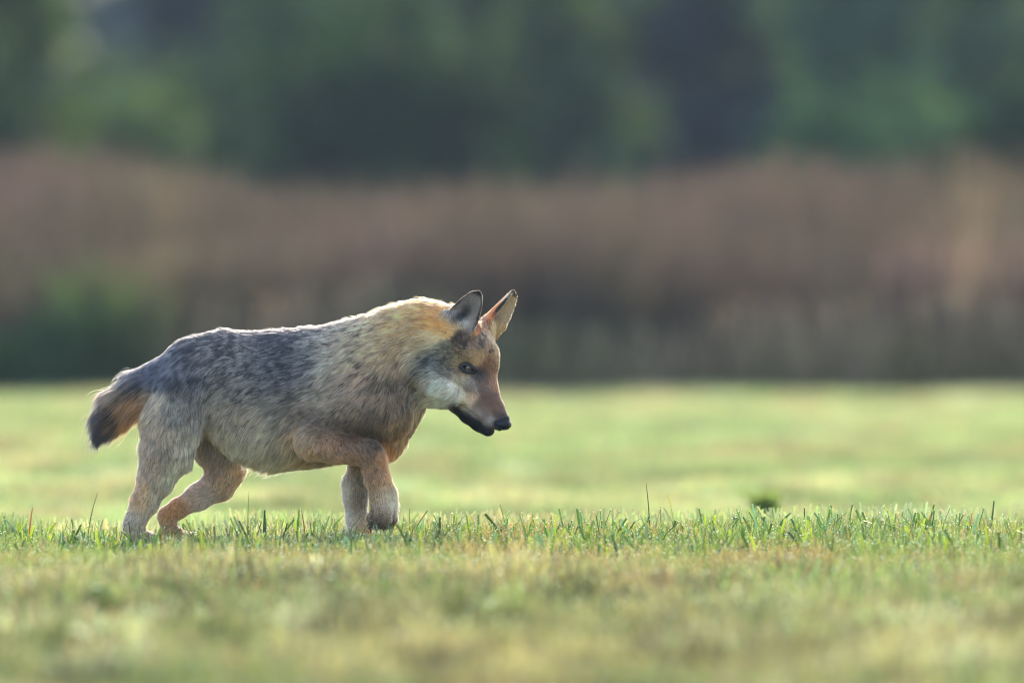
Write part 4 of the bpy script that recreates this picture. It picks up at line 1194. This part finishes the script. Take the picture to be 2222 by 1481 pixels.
# ---- nose, with its own small implicit surface
def build_nose():
    lo = np.array([-26, -26, -26.]) / 1000; vx = 0.0011; n = 48
    g = lo[0] + vx * np.arange(n)   # built small, scaled below
    X, Y, Z = np.meshgrid(g, g, g, indexing='ij')            # f, s, t
    def ell(c, r): return (np.sqrt(((X - c[0]) / r[0]) ** 2 + ((Y - c[1]) / r[1]) ** 2 + ((Z - c[2]) / r[2]) ** 2) - 1) * min(r)
    e = 1e-3
    d = ell((0, 0, 0), (14 * e, 15 * e, 12 * e))
    for s in (-1, 1):
        d = smin(d, ell((0, s * 9 * e, -2 * e), (11 * e, 8.5 * e, 9.5 * e)), 4 * e)
    d = smin(d, ell((-2 * e, 0, -12 * e), (8 * e, 4.5 * e, 8 * e)), 4 * e)
    for s in (-1, 1):
        d = -smin(-d, ell((10.5 * e, s * 8.5 * e, -1 * e), (6 * e, 3.0 * e, 3.4 * e)), 1.5 * e)
        d = -smin(-d, ell((6 * e, s * 15.5 * e, -3.5 * e), (8 * e, 3 * e, 1.6 * e)), 1.5 * e)
    d = -smin(-d, ell((13 * e, 0, -8 * e), (4 * e, 1.0 * e, 12 * e)), 1.5 * e)
    v, f = surface_nets(box(d.astype(np.float32)))
    v = (v * vx + lo[0]) * 1.18
    c = W(1092, 916, 0) + np.array([0, head_pt(117, 0, -1)[1], 0])
    M = np.stack([hdir(1, 0, 0), hdir(0, 1, 0), hdir(0, 0, 1)])
    Pn = c + v @ M
    # the handedness of the head frame decides the winding
    if np.linalg.det(M) < 0: f = f[:, ::-1].copy()
    global NOSE_C
    NOSE_C = c
    mesh_from('nose', Pn - WO, f, M_NOSE, parent=wolf)
    BARE.append((c, 0.0175))
build_nose()
body = mesh_from('body', V - WO, F, m_skin, skin_dark(V, vc), parent=wolf)

# ---- claws
def claw(p, q, r):
    a, b = W(*p), W(*q)
    pts = [a, a * 0.45 + b * 0.55 + np.array([0.001, 0, 0.0012]), b]
    Vv, Ff = tube_mesh([([x - WO for x in pts], [r, r * 0.7, r * 0.12])], 6)
    mesh_from('claw', Vv, Ff, M_CLAW, parent=wolf)
for tx, td in ((-20, -8), (-7, -24), (9, -24), (21, -2)):
    claw((824 + tx, 1141, -82 + td), (825 + tx, 1156, -84 + td), 0.0032)
for tx, td in ((0, -20), (8, -7), (8, 8), (0, 20)):
    claw((816 + tx, 1166, 56 + td), (830 + tx, 1172, 56 + td), 0.0030)
for tx, td in ((0, -15), (7, -5), (7, 6), (0, 16)):
    claw((360 + tx, 1170, -66 + td), (371 + tx, 1174, -66 + td), 0.0026)
    claw((422 + tx, 1170, 58 + td), (433 + tx, 1174, 58 + td), 0.0026)

NFUR = 320000
build_fur()

# ---- whiskers
def build_whiskers():
    paths = []
    rg = np.random.default_rng(3)
    for s in (-1, 1):
        for k in range(9):
            f0 = 62 + 6 * (k % 5) + rg.uniform(-2, 2); t0 = -14 - 5 * (k // 3)
            b = head_pt(f0, s * 20, t0)
            L = rg.uniform(0.018, 0.038)
            d = hdir(-0.35 + rg.uniform(-.2, .3), s * 0.9, -0.35 + rg.uniform(-.3, .2)); d /= np.linalg.norm(d)
            paths.append(([b - WO, b + d * L * 0.5 - WO, b + d * L + np.array([0, 0, -0.004]) - WO], [0.00028, 0.0002, 0.00006]))
    Vv, Ff = tube_mesh(paths, 4)
    o = mesh_from('whiskers', Vv, Ff, M_PUP, parent=wolf); o['kind'] = 'stuff'
build_whiskers()
